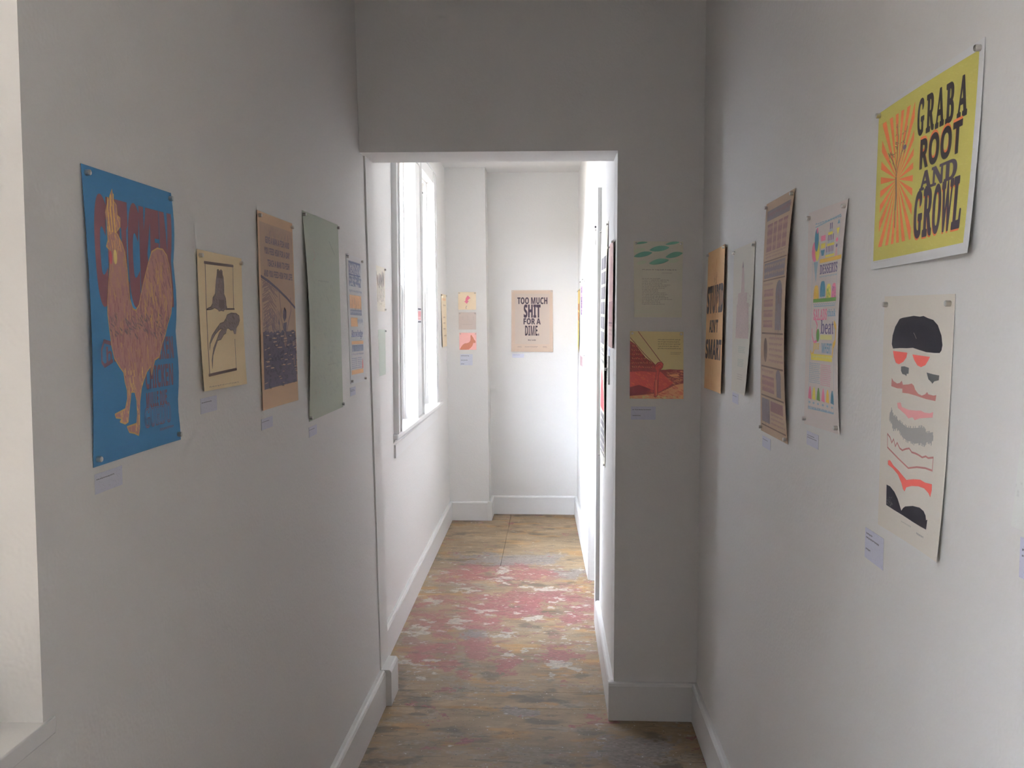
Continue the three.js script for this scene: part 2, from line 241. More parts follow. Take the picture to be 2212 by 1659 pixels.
function words(c, s, x0, y0, x1, y1, col, font = 'bold 200px sans-serif', stroke = 0) {      // text stretched to fill a box
  c.save(); c.font = font; c.textAlign = 'left'; c.textBaseline = 'alphabetic'; const m = c.measureText(s), l = m.actualBoundingBoxLeft, r = m.actualBoundingBoxRight, a = m.actualBoundingBoxAscent, d = m.actualBoundingBoxDescent;
  c.translate(x0, y0); c.scale((x1 - x0) / (l + r), (y1 - y0) / (a + d)); c.fillStyle = col; c.fillText(s, l, a); if (stroke) { c.strokeStyle = col; c.lineWidth = stroke; c.strokeText(s, l, a); } c.restore();
}
function scrawl(c, R, x0, y0, x1, y1, n, col, a = 0.8, ragged = 0.3) {                          // lines of print too small to read
  c.save(); c.fillStyle = col; c.globalAlpha = a; const h = (y1 - y0) / n;
  for (let i = 0; i < n; i++) { const end = x1 - (x1 - x0) * ragged * R(); let x = x0; while (x < end) { const w = (x1 - x0) * (0.03 + 0.07 * R()); for (let q = 0; q < 4; q++) c.fillRect(x + q * w / 4, y0 + i * h + h * (0.1 + 0.15 * R()), w / 6, h * (0.25 + 0.3 * R())); x += w * 1.25; } }
  c.restore();
}
function blotch(c, R, x0, y0, x1, y1, n, col, a = 0.5, s = 14, dir = 0) { c.save(); c.fillStyle = col; for (let i = 0; i < n; i++) { c.globalAlpha = a * R(); c.save(); c.translate(mixn(x0, x1, R()), mixn(y0, y1, R())); c.rotate(dir + (R() - 0.5) * 0.5); c.fillRect(0, 0, s * (0.3 + R()), s * 0.25 * (0.3 + R())); c.restore(); } c.restore(); }

const pinHead = new THREE.LatheGeometry([[0, 0.0], [0.0036, 0.0], [0.0042, 0.0006], [0.0042, 0.0068], [0.0037, 0.0078], [0.0, 0.0078]].map((p) => new THREE.Vector2(...p)), 18);
const onWall = {
  L: (s, y) => [new THREE.Vector3(xL(y, s), y, s), new THREE.Vector3(1, 0, 0)], CL: (s, y) => [new THREE.Vector3(xCL(y, s), y, s), new THREE.Vector3(1, 0, 0)],
  R: (s, y) => [new THREE.Vector3(XR, y, s), new THREE.Vector3(-1, 0, 0)], CR: (s, y) => [new THREE.Vector3(xCR(y, s), y, s), new THREE.Vector3(-1, 0, 0)],
  F: (s, y) => [new THREE.Vector3(s, y, ZF), new THREE.Vector3(0, 0, 1)], E: (s, y) => [new THREE.Vector3(s, y, ZE), new THREE.Vector3(0, 0, 1)], C: (s, y) => [new THREE.Vector3(s, y, ZC), new THREE.Vector3(0, 0, 1)],
};
const TH = 0.0005;
function sheetGeo(wall, q, curl, nu, nv) {
  const at = (u, v, o) => { const s = mixn(mixn(q[0][0], q[1][0], u), mixn(q[3][0], q[2][0], u), v), y = mixn(mixn(q[0][1], q[1][1], u), mixn(q[3][1], q[2][1], u), v), [p, n] = onWall[wall](s, y); return p.addScaledVector(n, o + Math.max(0.0003, curl(u, v))); };
  const pos = [], uv = [], idx = [], back = [], side = []; const N = (nu + 1) * (nv + 1);
  for (const o of [TH, 0]) for (let j = 0; j <= nv; j++) for (let i = 0; i <= nu; i++) { pos.push(...at(i / nu, j / nv, o).toArray()); uv.push(i / nu, 1 - j / nv); }
  const id = (i, j, k) => k * N + j * (nu + 1) + i;
  for (let j = 0; j < nv; j++) for (let i = 0; i < nu; i++) { idx.push(id(i, j, 0), id(i, j + 1, 0), id(i + 1, j + 1, 0), id(i, j, 0), id(i + 1, j + 1, 0), id(i + 1, j, 0)); back.push(id(i, j, 1), id(i + 1, j + 1, 1), id(i, j + 1, 1), id(i, j, 1), id(i + 1, j, 1), id(i + 1, j + 1, 1)); }
  const edge = (a, b) => side.push(...a, ...b);
  const mk = (list) => { const g = new THREE.BufferGeometry(); g.setAttribute('position', new THREE.Float32BufferAttribute(pos, 3)); g.setAttribute('uv', new THREE.Float32BufferAttribute(uv, 2)); g.setIndex(list); g.computeVertexNormals(); return g; };
  for (let i = 0; i < nu; i++) { side.push(id(i, 0, 0), id(i + 1, 0, 0), id(i + 1, 0, 1), id(i, 0, 0), id(i + 1, 0, 1), id(i, 0, 1), id(i, nv, 0), id(i + 1, nv, 1), id(i + 1, nv, 0), id(i, nv, 0), id(i, nv, 1), id(i + 1, nv, 1)); }
  for (let j = 0; j < nv; j++) { side.push(id(0, j, 0), id(0, j + 1, 1), id(0, j + 1, 0), id(0, j, 0), id(0, j, 1), id(0, j + 1, 1), id(nu, j, 0), id(nu, j + 1, 0), id(nu, j + 1, 1), id(nu, j, 0), id(nu, j + 1, 1), id(nu, j, 1)); }
  const f = mk(idx), b = mk([...back, ...side]).toNonIndexed(); b.computeVertexNormals();
  return [f.toNonIndexed(), b, at];
}
const papers = new Map();
const paperMat = (col) => { if (!papers.has(col)) papers.set(col, new THREE.MeshStandardMaterial({ color: new THREE.Color(col), roughness: 0.85 })); return papers.get(col); };
function poster(name, label, wall, q, size, bg, draw, { curl = () => 0.0012, pins = [], inset = 0.012, seed = 1, back = bg, grp = 'prints pinned to the walls', cat = 'poster', rough = 0.78, nails = true } = {}) {
  const o = group(name); tag(o, label, cat, grp);
  const [f, b, at] = sheetGeo(wall, q, curl, 14, 18), tex = art(size[0], size[1], bg, draw, seed);
  const g = mergeGeometries([f, b], true);
  mesh('sheet', g, [new THREE.MeshPhysicalMaterial({ map: tex, roughness: rough, specularIntensity: 0.35 }), paperMat(back)], o);
  const W = Math.hypot(q[1][0] - q[0][0], q[1][1] - q[0][1]), H = Math.abs(q[0][1] - q[3][1]);
  for (const k of pins) {                                             // 0 upper near ... in the order of the corners
    const u = k === 0 || k === 3 ? inset / W : 1 - inset / W, v = k < 2 ? inset / H : 1 - inset / H;
    const s = mixn(mixn(q[0][0], q[1][0], u), mixn(q[3][0], q[2][0], u), v), y = mixn(mixn(q[0][1], q[1][1], u), mixn(q[3][1], q[2][1], u), v), [p, n] = onWall[wall](s, y);
    const pin = mesh('pin', pinHead, steel, o); pin.position.copy(p).addScaledVector(n, Math.max(0.0003, curl(u, v)) + TH - 0.0001); pin.quaternion.setFromUnitVectors(new THREE.Vector3(0, 1, 0), n);
    if (!nails) continue;
    const nail = mesh('nail', new THREE.CylinderGeometry(0.0008, 0.0003, 0.004 + curl(u, v), 8), steel, o); nail.position.copy(p).addScaledVector(n, -0.001 + curl(u, v) / 2); nail.quaternion.copy(pin.quaternion);
  }
  return o;
}
function card(label, wall, q, n = 2, col = ink(200, 200, 216, 205), lines = null) {
  const o = group('caption_card'); tag(o, label, 'caption card', 'caption cards under the prints');
  const [f, b] = sheetGeo(wall, q, () => 0.0004, 2, 2), tex = art(176, 100, col, (c, R) => { for (const [y, w] of lines ?? [[250, 600], [400, 760], [700, 300]].slice(0, n)) scrawl(c, R, 60, y, 60 + w, y + 110, 1, 'rgb(62,60,70)', 0.85, 0); }, Math.round(q[0][0] * -900) + 7);
  mesh('sheet', mergeGeometries([f, b], true), [new THREE.MeshStandardMaterial({ map: tex, roughness: 0.85 }), paperMat('#d8d8dc')], o);
}
const rect = (s0, s1, y0, y1) => [[s0, y1], [s1, y1], [s1, y0], [s0, y0]];
const KRAFT = (w) => ink(152, 124, 92, w);

// ---- room, window-side wall
poster('rooster_poster', 'blue poster of a tall yellow-brown rooster over red CHICKEN lettering', 'L', [[-1.311, 1.702], [-1.629, 1.703], [-1.631, 1.264], [-1.318, 1.263]], [720, 1000], ink(41, 76, 104, 139), (c, R) => {
  const red = ink(80, 52, 56, 139), gold = ink(122, 96, 62, 139), rose = ink(104, 72, 72, 139);
  words(c, 'CHICKEN', 90, 108, 955, 436, red, 'bold 200px sans-serif', 24);
  c.save(); c.globalAlpha = 0.85; line(c, [215, 590, 130, 580, 100, 610, 100, 650, 130, 664, 215, 650], red, 14); words(c, 'hicken', 150, 600, 560, 655, red, 'bold 200px sans-serif');
  words(c, 'CHICKEN', 610, 576, 950, 662, red, 'bold 200px sans-serif', 8); words(c, 'CHICKEN', 590, 684, 930, 770, red, 'bold 200px sans-serif', 6); words(c, 'MULLE DUE', 590, 786, 850, 842, red, 'bold 200px sans-serif', 6); c.restore();
  c.save(); c.font = 'bold 200px serif'; c.translate(560, 915); c.scale(0.55, 0.55); c.lineWidth = 7; c.strokeStyle = red; c.scale(340 / c.measureText('GORDO').width / 0.55, 0.95); c.strokeText('GORDO', 0, 0); c.restore();
  scrawl(c, R, 745, 928, 905, 950, 1, red, 0.9, 0); scrawl(c, R, 215, 950, 500, 985, 1, ink(40, 70, 100, 139), 0.5, 0);
  const body = [289,56,235,108,210,140,218,168,217,208,221,233,201,256,232,265,237,283,224,334,204,386,186,444,181,488,196,546,212,597,240,642,292,673,335,694,347,728,369,760,370,791,343,827,228,838,238,850,305,858,281,868,337,880,372,875,389,830,415,770,456,772,476,805,477,859,466,890,358,893,379,914,438,923,486,935,501,908,512,815,538,761,572,731,614,701,655,686,664,719,711,663,767,653,814,600,860,567,894,525,934,483,951,414,946,330,937,288,912,255,858,233,789,232,719,249,675,292,630,341,601,374,571,414,542,454,502,474,467,467,435,432,428,387,423,334,402,266,375,238,333,211,312,201,359,179,363,149,334,142,329,107,302,95];
  poly(c, body, ink(110, 80, 74, 139)); c.save(); path(c, body); c.clip();
  blotch(c, R, 180, 380, 560, 700, 420, rose, 0.8, 40, 1.2); blotch(c, R, 180, 240, 960, 760, 520, gold, 0.6, 40, 1.4); blotch(c, R, 190, 400, 900, 700, 420, ink(92, 58, 62, 139), 0.6, 34, 1.5); blotch(c, R, 550, 230, 960, 560, 240, ink(86, 60, 66, 139), 0.7, 40, 1.0); blotch(c, R, 180, 480, 900, 560, 160, ink(70, 62, 66, 139), 0.7, 34, 0.4);
  blotch(c, R, 180, 680, 560, 940, 260, ink(146, 122, 66, 139), 0.9, 30, 1.5); blotch(c, R, 190, 60, 380, 260, 160, ink(150, 112, 64, 139), 0.9, 26, 1.3);
  for (let i = 0; i < 34; i++) { const x = 600 + 300 * R(), y = 280 + 220 * R(); line(c, [x, y, x + 26 * (R() - 0.3), y + 26, x + 40 * (R() - 0.5), y + 52], gold, 5); } c.restore();
  line(c, body, gold, 6, true); c.fillStyle = ink(120, 56, 60, 139); c.beginPath(); c.ellipse(242, 292, 16, 24, 0, 0, 7); c.fill(); c.fillStyle = ink(160, 130, 80, 139); c.beginPath(); c.ellipse(292, 288, 20, 26, 0, 0, 7); c.fill();
  for (const x of [240, 270, 300]) line(c, [x, 60 + R() * 30, x - 6, 120, x + 4, 200], ink(160, 118, 60, 139), 9);
}, { pins: [0, 1, 2, 3], inset: 0.011, seed: 3, curl: (u, v) => 0.0012 + 0.006 * Math.sin(Math.PI * v) * (1 - u) ** 4 + 0.004 * Math.abs(Math.sin(v * 11)) * u ** 6 });
card('caption card under the blue rooster poster', 'L', rect(-1.322, -1.410, 1.222, 1.252), 1);

poster('frog_poster', 'cream print of a sitting frog and a diving frog in a brown frame', 'L', [[-1.737, 1.613], [-2.001, 1.612], [-2.001, 1.339], [-1.742, 1.342]], [620, 660], ink(150, 130, 103, 139), (c, R) => {
  const k = ink(58, 46, 44, 139), g = ink(84, 74, 72, 139);
  line(c, [146, 84, 790, 72], k, 20); line(c, [160, 80, 142, 890], k, 12); line(c, [786, 72, 772, 400], k, 10); line(c, [768, 640, 758, 875], k, 8); line(c, [128, 890, 762, 872], k, 20); line(c, [165, 418, 300, 408], k, 12); line(c, [590, 408, 785, 404], k, 12);
  for (const p of [[422,121,447,117,471,130,506,115,536,126,538,152,557,173,564,233,558,295,594,329,602,382,614,395,599,409,559,411,531,424,480,420,428,426,404,414,331,403,268,415,207,420,173,411,246,399,289,374,301,331,353,303,371,251,389,199,411,155], [608,453,704,436,829,438,898,456,910,489,878,522,818,550,799,596,757,596,732,567,677,569,638,556,611,551,581,587,514,601,445,636,368,644,300,700,245,751,211,845,210,785,263,699,343,640,412,587,492,556,427,561,323,596,258,631,206,664,177,711,182,664,248,605,339,562,444,517,523,508,578,480]]) { poly(c, p, g); c.save(); path(c, p); c.clip(); blotch(c, R, 170, 110, 920, 850, 900, k, 0.8, 30, 0.6); blotch(c, R, 170, 110, 920, 850, 300, ink(128, 112, 96, 139), 0.6, 22, 0.6); c.restore(); line(c, p, k, 5, true); }
  c.save(); c.globalAlpha = 0.7; poly(c, [440, 340, 540, 340, 560, 400, 480, 415, 430, 390], k); poly(c, [425, 130, 530, 130, 530, 180, 425, 180], k); c.restore(); poly(c, [590, 560, 625, 555, 600, 590, 560, 600], ink(150, 130, 103, 139));
  scrawl(c, R, 112, 968, 805, 984, 1, ink(90, 76, 66, 139), 0.7, 0);
}, { pins: [0, 1], inset: 0.011, seed: 5, curl: (u, v) => 0.0012 + 0.003 * (1 - u) ** 3 + 0.005 * v ** 3 });
card('caption card under the frog print', 'L', rect(-1.742, -1.830, 1.298, 1.328), 1);

poster('fishing_poster', 'kraft woodcut of a fishing rod over dark water with printed proverb', 'L', [[-2.112, 1.730], [-2.417, 1.730], [-2.415, 1.267], [-2.115, 1.268]], [620, 940], ink(128, 106, 84, 138), (c, R) => {
  const k = ink(70, 64, 74, 138), m = ink(96, 80, 76, 138);
  c.save(); c.globalAlpha = 0.22; c.fillStyle = k; c.fillRect(52, 50, 925, 560); c.restore();
  words(c, 'GIVE A MAN A FISH AND', 200, 116, 880, 150, k, 'bold 200px sans-serif', 6); words(c, 'YOU FEED HIM FOR A DAY', 170, 172, 885, 206, k, 'bold 200px sans-serif', 6); words(c, 'TEACH A MAN TO FISH', 250, 232, 865, 266, k, 'bold 200px sans-serif', 6); words(c, 'AND YOU FEED HIM FOR LIFE', 140, 288, 940, 322, k, 'bold 200px sans-serif', 6);
  blotch(c, R, 200, 52, 970, 105, 120, k, 0.4, 30, 1.57);
  for (let i = 0; i < 26; i++) { const y = 350 + i * 9.2, x = 70 + R() * 60; line(c, [x, y + 20 * R(), x + 120 + 90 * R(), y - 14, x + 250 + 150 * R(), y + 34], m, 5 + 4 * R()); }
  blotch(c, R, 60, 480, 560, 602, 160, k, 0.7, 44, 1.3);
  line(c, [56, 325, 273, 346, 513, 380, 767, 424, 993, 473], k, 15); line(c, [56, 340, 300, 366, 500, 392], m, 6); line(c, [540, 383, 576, 479, 587, 539, 657, 607], k, 9); line(c, [872, 422, 874, 491, 789, 554, 740, 603], k, 8);
  poly(c, [685, 474, 736, 493, 730, 531, 673, 554, 636, 531, 642, 494], k); poly(c, [640, 560, 740, 555, 720, 604, 640, 604], k);
  c.fillStyle = k; c.beginPath(); c.moveTo(62, 600); for (let x = 62; x <= 982; x += 23) c.lineTo(x, 596 + 16 * R()); c.lineTo(981, 892); c.lineTo(60, 897); c.fill();
  poly(c, [678, 603, 733, 646, 705, 699, 647, 675, 646, 630], m); c.save(); for (let i = 0; i < 46; i++) { const x = 80 + 860 * R(), y = 615 + 270 * R(); line(c, [x, y, x + 40 + 60 * R(), y - 3 + 4 * R()], ink(140, 118, 94, 138), 2.5 + 2 * R()); } c.restore(); blotch(c, R, 60, 610, 980, 890, 220, ink(52, 48, 58, 138), 0.7, 60, 0);
  c.fillStyle = m; c.fillRect(905, 740, 26, 54);
}, { pins: [0, 1], inset: 0.011, seed: 7, curl: (u, v) => 0.0012 + 0.004 * u ** 3 * v + 0.003 * (1 - u) ** 4 });
card('caption card under the fishing woodcut', 'L', rect(-2.112, -2.200, 1.222, 1.248), 1);

poster('pale_green_poster', 'large pale grey-green print with faint marks beside the fishing woodcut', 'L', [[-2.521, 1.777], [-2.960, 1.781], [-2.956, 1.198], [-2.532, 1.196]], [640, 860], ink(122, 127, 116, 138), (c, R) => {
  const f = ink(106, 112, 104, 138), p = ink(128, 112, 104, 138);
  for (let i = 0; i < 9; i++) { const x = 180 + 90 * R(), y = 120 + 130 * R(); line(c, [x, y, x + 40 * R(), y + 40 * R()], p, 3); } line(c, [700, 105, 760, 130, 860, 168], f, 6); blotch(c, R, 100, 300, 900, 900, 260, f, 0.22, 60, 0.2);
  scrawl(c, R, 330, 315, 640, 328, 1, f, 0.9, 0); scrawl(c, R, 560, 745, 800, 756, 1, f, 0.9, 0); blotch(c, R, 140, 830, 320, 900, 40, p, 0.35, 24, 1.2); blotch(c, R, 560, 640, 720, 720, 40, f, 0.3, 40, 0.4);
}, { pins: [0, 1, 2, 3], inset: 0.010, seed: 9, curl: (u, v) => 0.0012 + 0.011 * Math.sin(Math.PI * v) * (1 - u) ** 3 });
card('caption card under the pale grey-green print', 'L', rect(-2.530, -2.618, 1.152, 1.180), 1);

poster('typographic_broadside', 'narrow white broadside with blue engravings, orange blocks and the word Knowledge', 'L', [[-3.068, 1.698], [-3.335, 1.697], [-3.326, 1.258], [-3.082, 1.262]], [560, 980], ink(150, 145, 142, 135), (c, R) => {
  const b = ink(86, 90, 104, 135), o = ink(142, 112, 84, 135), d = ink(64, 70, 96, 135);
  c.fillStyle = b; c.fillRect(116, 44, 750, 196); blotch(c, R, 116, 44, 866, 240, 260, ink(150, 148, 148, 135), 0.9, 70, 0.3); line(c, [130, 55, 850, 55, 850, 150, 130, 150, 130, 55], d, 8); scrawl(c, R, 140, 160, 850, 235, 2, d, 0.8, 0); blotch(c, R, 130, 60, 850, 140, 90, d, 0.7, 40, 1.2);
  scrawl(c, R, 125, 262, 850, 300, 1, b, 0.9, 0); c.fillStyle = o; c.fillRect(117, 308, 750, 102); blotch(c, R, 117, 308, 867, 410, 160, ink(110, 88, 72, 135), 0.8, 50, 1.3); c.fillStyle = b; c.fillRect(130, 422, 748, 42); scrawl(c, R, 140, 426, 870, 462, 1, ink(150, 148, 150, 135), 0.8, 0);
  c.fillStyle = o; c.fillRect(145, 484, 440, 70); scrawl(c, R, 560, 478, 905, 560, 1, b, 0.95, 0); words(c, 'Knowledge', 150, 582, 908, 652, d, 'italic bold 200px serif', 4); c.fillStyle = o; c.fillRect(150, 668, 780, 26); c.fillStyle = b; c.fillRect(168, 700, 752, 50); blotch(c, R, 168, 700, 920, 750, 90, ink(150, 148, 148, 135), 0.8, 30, 1.4);
  scrawl(c, R, 130, 762, 870, 790, 1, b, 0.9, 0); scrawl(c, R, 122, 798, 480, 888, 6, d, 0.8, 0.1); scrawl(c, R, 520, 798, 800, 888, 6, d, 0.8, 0.1); poly(c, [800, 890, 830, 830, 860, 810, 880, 890], ink(140, 70, 66, 135)); c.fillStyle = o; c.fillRect(80, 895, 800, 34);
}, { pins: [0, 1, 2, 3], inset: 0.010, seed: 11 });
card('caption card under the narrow white broadside', 'L', rect(-3.070, -3.158, 1.222, 1.250), 2);

// ---- front wall beside the opening
poster('fish_poem_print', 'pale sheet with five teal fish shapes above a handwritten poem', 'F', [[0.292, 1.760], [0.468, 1.757], [0.466, 1.487], [0.296, 1.488]], [560, 860], ink(120, 114, 104, 112), (c, R) => {
  const t = ink(62, 94, 82, 112), p = ink(112, 118, 102, 112);
  c.fillStyle = p; for (const [x, y, w] of [[120, 120, 240], [560, 110, 200], [820, 250, 220], [160, 280, 200]]) { c.beginPath(); c.ellipse(x, y, w / 2, 26, -0.12, 0, 7); c.fill(); }
  for (const [x0, y0, x1, y1, h] of [[24, 32, 285, 14, 26], [642, 34, 929, 8, 34], [316, 110, 723, 80, 66], [0, 196, 381, 150, 62], [646, 200, 1000, 150, 66], [310, 285, 720, 245, 66]]) { const a = Math.atan2((y1 - y0), (x1 - x0)); c.save(); c.translate((x0 + x1) / 2, (y0 + y1) / 2); c.rotate(a); const L = (x1 - x0) / 2; c.fillStyle = t; c.beginPath(); c.moveTo(-L, 6); c.quadraticCurveTo(-L * 0.5, -h * 0.62, L * 0.2, -h * 0.55); c.quadraticCurveTo(L * 0.8, -h * 0.4, L, 0); c.quadraticCurveTo(L * 0.6, h * 0.5, 0, h * 0.5); c.quadraticCurveTo(-L * 0.7, h * 0.55, -L, 6); c.fill(); c.restore(); }
  scrawl(c, R, 173, 360, 844, 392, 1, ink(76, 70, 64, 112), 0.85, 0); scrawl(c, R, 578, 408, 784, 424, 1, ink(84, 78, 72, 112), 0.8, 0); scrawl(c, R, 166, 480, 745, 838, 17, ink(80, 74, 68, 112), 0.8, 0.45); scrawl(c, R, 30, 905, 600, 955, 2, p, 0.9, 0);
}, { pins: [0, 1], inset: 0.008, seed: 13, curl: (u, v) => 0.0012 + 0.005 * v ** 4 });
poster('mountain_print', 'yellow and red print of a figure hauling ropes before red mountains', 'F', [[0.282, 1.438], [0.473, 1.435], [0.476, 1.193], [0.283, 1.194]], [640, 800], ink(116, 106, 76, 112), (c, R) => {
  const dr = ink(72, 34, 33, 112), rd = ink(102, 41, 38, 112), sd = ink(120, 84, 60, 112);
  poly(c, [0,139,109,199,196,293,294,388,457,482,545,568,655,567,743,558,853,562,1003,565,1000,1000,0,1000], dr); c.save(); path(c, [0,139,109,199,196,293,294,388,457,482,545,568,500,640,0,640]); c.clip(); for (let i = 0; i < 6; i++) { const y = 200 + i * 62; for (let k = 0; k < 16; k++) { const x = 30 + k * 36 + 16 * R(); line(c, [x, y + 20 * R(), x + 14, y + 26], sd, 7); } } blotch(c, R, 0, 150, 520, 640, 200, rd, 0.7, 50, 0.5); c.restore();
  poly(c, [0,607,217,588,479,603,578,594,698,689,819,758,697,828,544,898,413,864,173,796,0,831], rd); blotch(c, R, 0, 600, 700, 860, 90, ink(136, 60, 46, 112), 0.6, 60, 0.5); poly(c, [0, 831, 173, 796, 413, 864, 260, 942, 0, 965], ink(66, 30, 34, 112));
  blotch(c, R, 680, 570, 1000, 760, 60, sd, 0.8, 60, 0.1); poly(c, [720, 640, 900, 625, 930, 660, 780, 668], sd);
  poly(c, [544,915,697,854,851,792,1002,765,1000,1000,0,1003,0,960,260,942], sd); blotch(c, R, 300, 800, 1000, 1000, 130, rd, 0.7, 60, 0.3); blotch(c, R, 0, 945, 1000, 1000, 80, ink(150, 126, 76, 112), 0.8, 50, 0.1);
  line(c, [152, 3, 262, 118, 414, 274, 567, 437], dr, 11); line(c, [4, 96, 109, 190, 261, 327, 468, 491], dr, 11); const m = [479,499,523,461,589,449,622,481,611,533,556,577,534,655,533,759,511,958,460,967,452,829,479,708,497,586,468,543]; poly(c, m, rd); line(c, m, dr, 11, true); line(c, [500, 520, 560, 480, 600, 520, 540, 570], dr, 9); line(c, [490, 720, 500, 950], sd, 10);
  scrawl(c, R, 524, 105, 943, 270, 5, ink(76, 64, 40, 112), 0.9, 0.1); scrawl(c, R, 760, 300, 950, 345, 2, ink(76, 64, 40, 112), 0.8, 0.1);
}, { pins: [0, 1], inset: 0.008, seed: 15 });
card('caption card under the red mountain print', 'F', rect(0.288, 0.377, 1.117, 1.165), 2, ink(198, 198, 214, 205), [[200, 760], [640, 330]]);

// ---- room, plain wall
poster('stupid_smart_poster', 'amber poster with black words STUPID AIN\'T SMART', 'R', [[-3.225, 1.707], [-2.888, 1.711], [-2.907, 1.248], [-3.255, 1.242]], [640, 860], ink(128, 101, 72, 132), (c, R) => {
  const k = ink(46, 42, 46, 132), b = ink(118, 84, 58, 132);
  blotch(c, R, 250, 60, 560, 480, 260, b, 0.5, 60, 1.5); blotch(c, R, 120, 800, 500, 960, 120, b, 0.35, 50, 1.5); blotch(c, R, 380, 150, 560, 260, 60, ink(84, 62, 50, 132), 0.6, 40, 1.2);
  words(c, 'STUPID', 28, 258, 985, 442, k, 'bold 200px sans-serif', 14); words(c, "AIN'T", 195, 498, 700, 584, k, 'bold 200px sans-serif', 8); words(c, 'SMART', 25, 640, 945, 773, k, 'bold 200px sans-serif', 12);
  blotch(c, R, 340, 250, 700, 450, 120, b, 0.7, 40, 1.3); blotch(c, R, 30, 260, 980, 780, 200, ink(152, 116, 76, 132), 0.5, 14, 0.2); line(c, [330, 260, 300, 440], b, 16); line(c, [640, 330, 560, 430], b, 22);
}, { pins: [0, 1], inset: 0.009, seed: 17, curl: (u, v) => 0.0015 + 0.006 * u ** 3 + 0.003 * v });
poster('tower_print', 'white sheet with a faint pinkish tower and small green text', 'R', [[-2.778, 1.684], [-2.492, 1.687], [-2.518, 1.273], [-2.782, 1.270]], [600, 880], ink(152, 146, 138, 145), (c, R) => {
  const p = ink(138, 124, 120, 145); poly(c, [476,101,422,148,448,148,411,312,275,316,275,345,240,389,204,395,204,440,174,626,905,626,830,440,825,392,724,388,724,320,596,317,530,148,537,148], p); blotch(c, R, 180, 320, 900, 620, 500, ink(120, 108, 106, 145), 0.5, 26, 0); blotch(c, R, 430, 110, 560, 320, 60, ink(120, 108, 106, 145), 0.6, 20, 1.5); poly(c, [476, 101, 440, 145, 520, 145], ink(116, 108, 106, 145));
  const g = ink(118, 130, 120, 145); scrawl(c, R, 345, 680, 750, 728, 4, g, 0.9, 0.1); scrawl(c, R, 330, 766, 720, 822, 5, g, 0.9, 0.2); scrawl(c, R, 320, 868, 690, 915, 3, ink(128, 124, 118, 145), 0.9, 0.1);
}, { pins: [0, 1], inset: 0.010, seed: 19, curl: (u, v) => 0.0012 + 0.016 * u ** 2 * v ** 2 });
card('caption card under the tower sheet', 'R', rect(-2.770, -2.682, 1.235, 1.264), 1);
poster('kraft_broadside', 'tall kraft broadside crowded with red and grey blocks of print', 'R', [[-2.367, 1.767], [-2.095, 1.769], [-2.111, 1.197], [-2.383, 1.197]], [560, 1180], ink(128, 110, 92, 150), (c, R) => {
  const r = ink(104, 78, 76, 150), g = ink(94, 86, 88, 150), k = ink(82, 66, 60, 150);
  const bar = (y, h = 5) => { c.fillStyle = k; c.fillRect(40, y, 920, h); };
  c.fillStyle = g; c.fillRect(70, 36, 850, 44); scrawl(c, R, 90, 42, 900, 76, 1, r, 0.9, 0); for (const [x0, x1] of [[110, 330], [370, 500], [540, 700], [730, 890]]) { c.fillStyle = r; c.fillRect(x0, 96, x1 - x0, 118); scrawl(c, R, x0, 100, x1, 210, 3, ink(140, 118, 94, 150), 0.7, 0); } scrawl(c, R, 90, 218, 880, 246, 2, r, 0.9, 0); bar(252);
  c.fillStyle = g; c.fillRect(60, 262, 860, 66); scrawl(c, R, 70, 266, 910, 324, 2, ink(136, 114, 92, 150), 0.8, 0); bar(334); scrawl(c, R, 60, 346, 480, 368, 1, r, 0.9, 0); for (const y of [376, 420, 464, 508]) { c.fillStyle = r; c.globalAlpha = 0.85; c.fillRect(90, y, 420, 30); c.globalAlpha = 1; scrawl(c, R, 90, y, 510, y + 30, 1, ink(138, 116, 92, 150), 0.7, 0); }
  c.fillStyle = g; c.beginPath(); c.ellipse(740, 400, 130, 54, 0, 0, 7); c.fill(); c.fillRect(620, 400, 250, 148); blotch(c, R, 620, 360, 870, 548, 90, k, 0.6, 40, 1); bar(560, 7);
  c.fillStyle = k; c.beginPath(); c.ellipse(220, 636, 80, 52, 0, 0, 7); c.fill(); scrawl(c, R, 380, 574, 930, 692, 5, r, 0.95, 0); bar(704, 7); scrawl(c, R, 60, 716, 560, 742, 1, r, 0.9, 0); c.fillStyle = r; c.fillRect(70, 748, 520, 68); scrawl(c, R, 80, 752, 580, 812, 2, ink(138, 116, 92, 150), 0.8, 0); c.fillStyle = g; c.beginPath(); c.ellipse(770, 740, 100, 30, 0, 0, 7); c.fill(); c.fillRect(690, 740, 170, 84); bar(832, 7);
  c.fillStyle = g; c.fillRect(60, 848, 330, 104); blotch(c, R, 60, 848, 390, 952, 60, k, 0.6, 30, 1); c.fillStyle = r; c.fillRect(430, 850, 480, 44); scrawl(c, R, 430, 900, 910, 956, 3, r, 0.95, 0.1); bar(964, 6); blotch(c, R, 40, 30, 960, 970, 500, ink(140, 118, 94, 150), 0.4, 20, 0.1);
}, { pins: [0, 1, 2, 3], inset: 0.010, seed: 21, back: ink(96, 76, 56, 150), curl: (u, v) => 0.0015 + 0.016 * Math.sin(Math.PI * v) ** 0.8 * (0.35 + 0.65 * u) });
card('caption card under the kraft broadside', 'R', rect(-2.370, -2.282, 1.158, 1.186), 1);
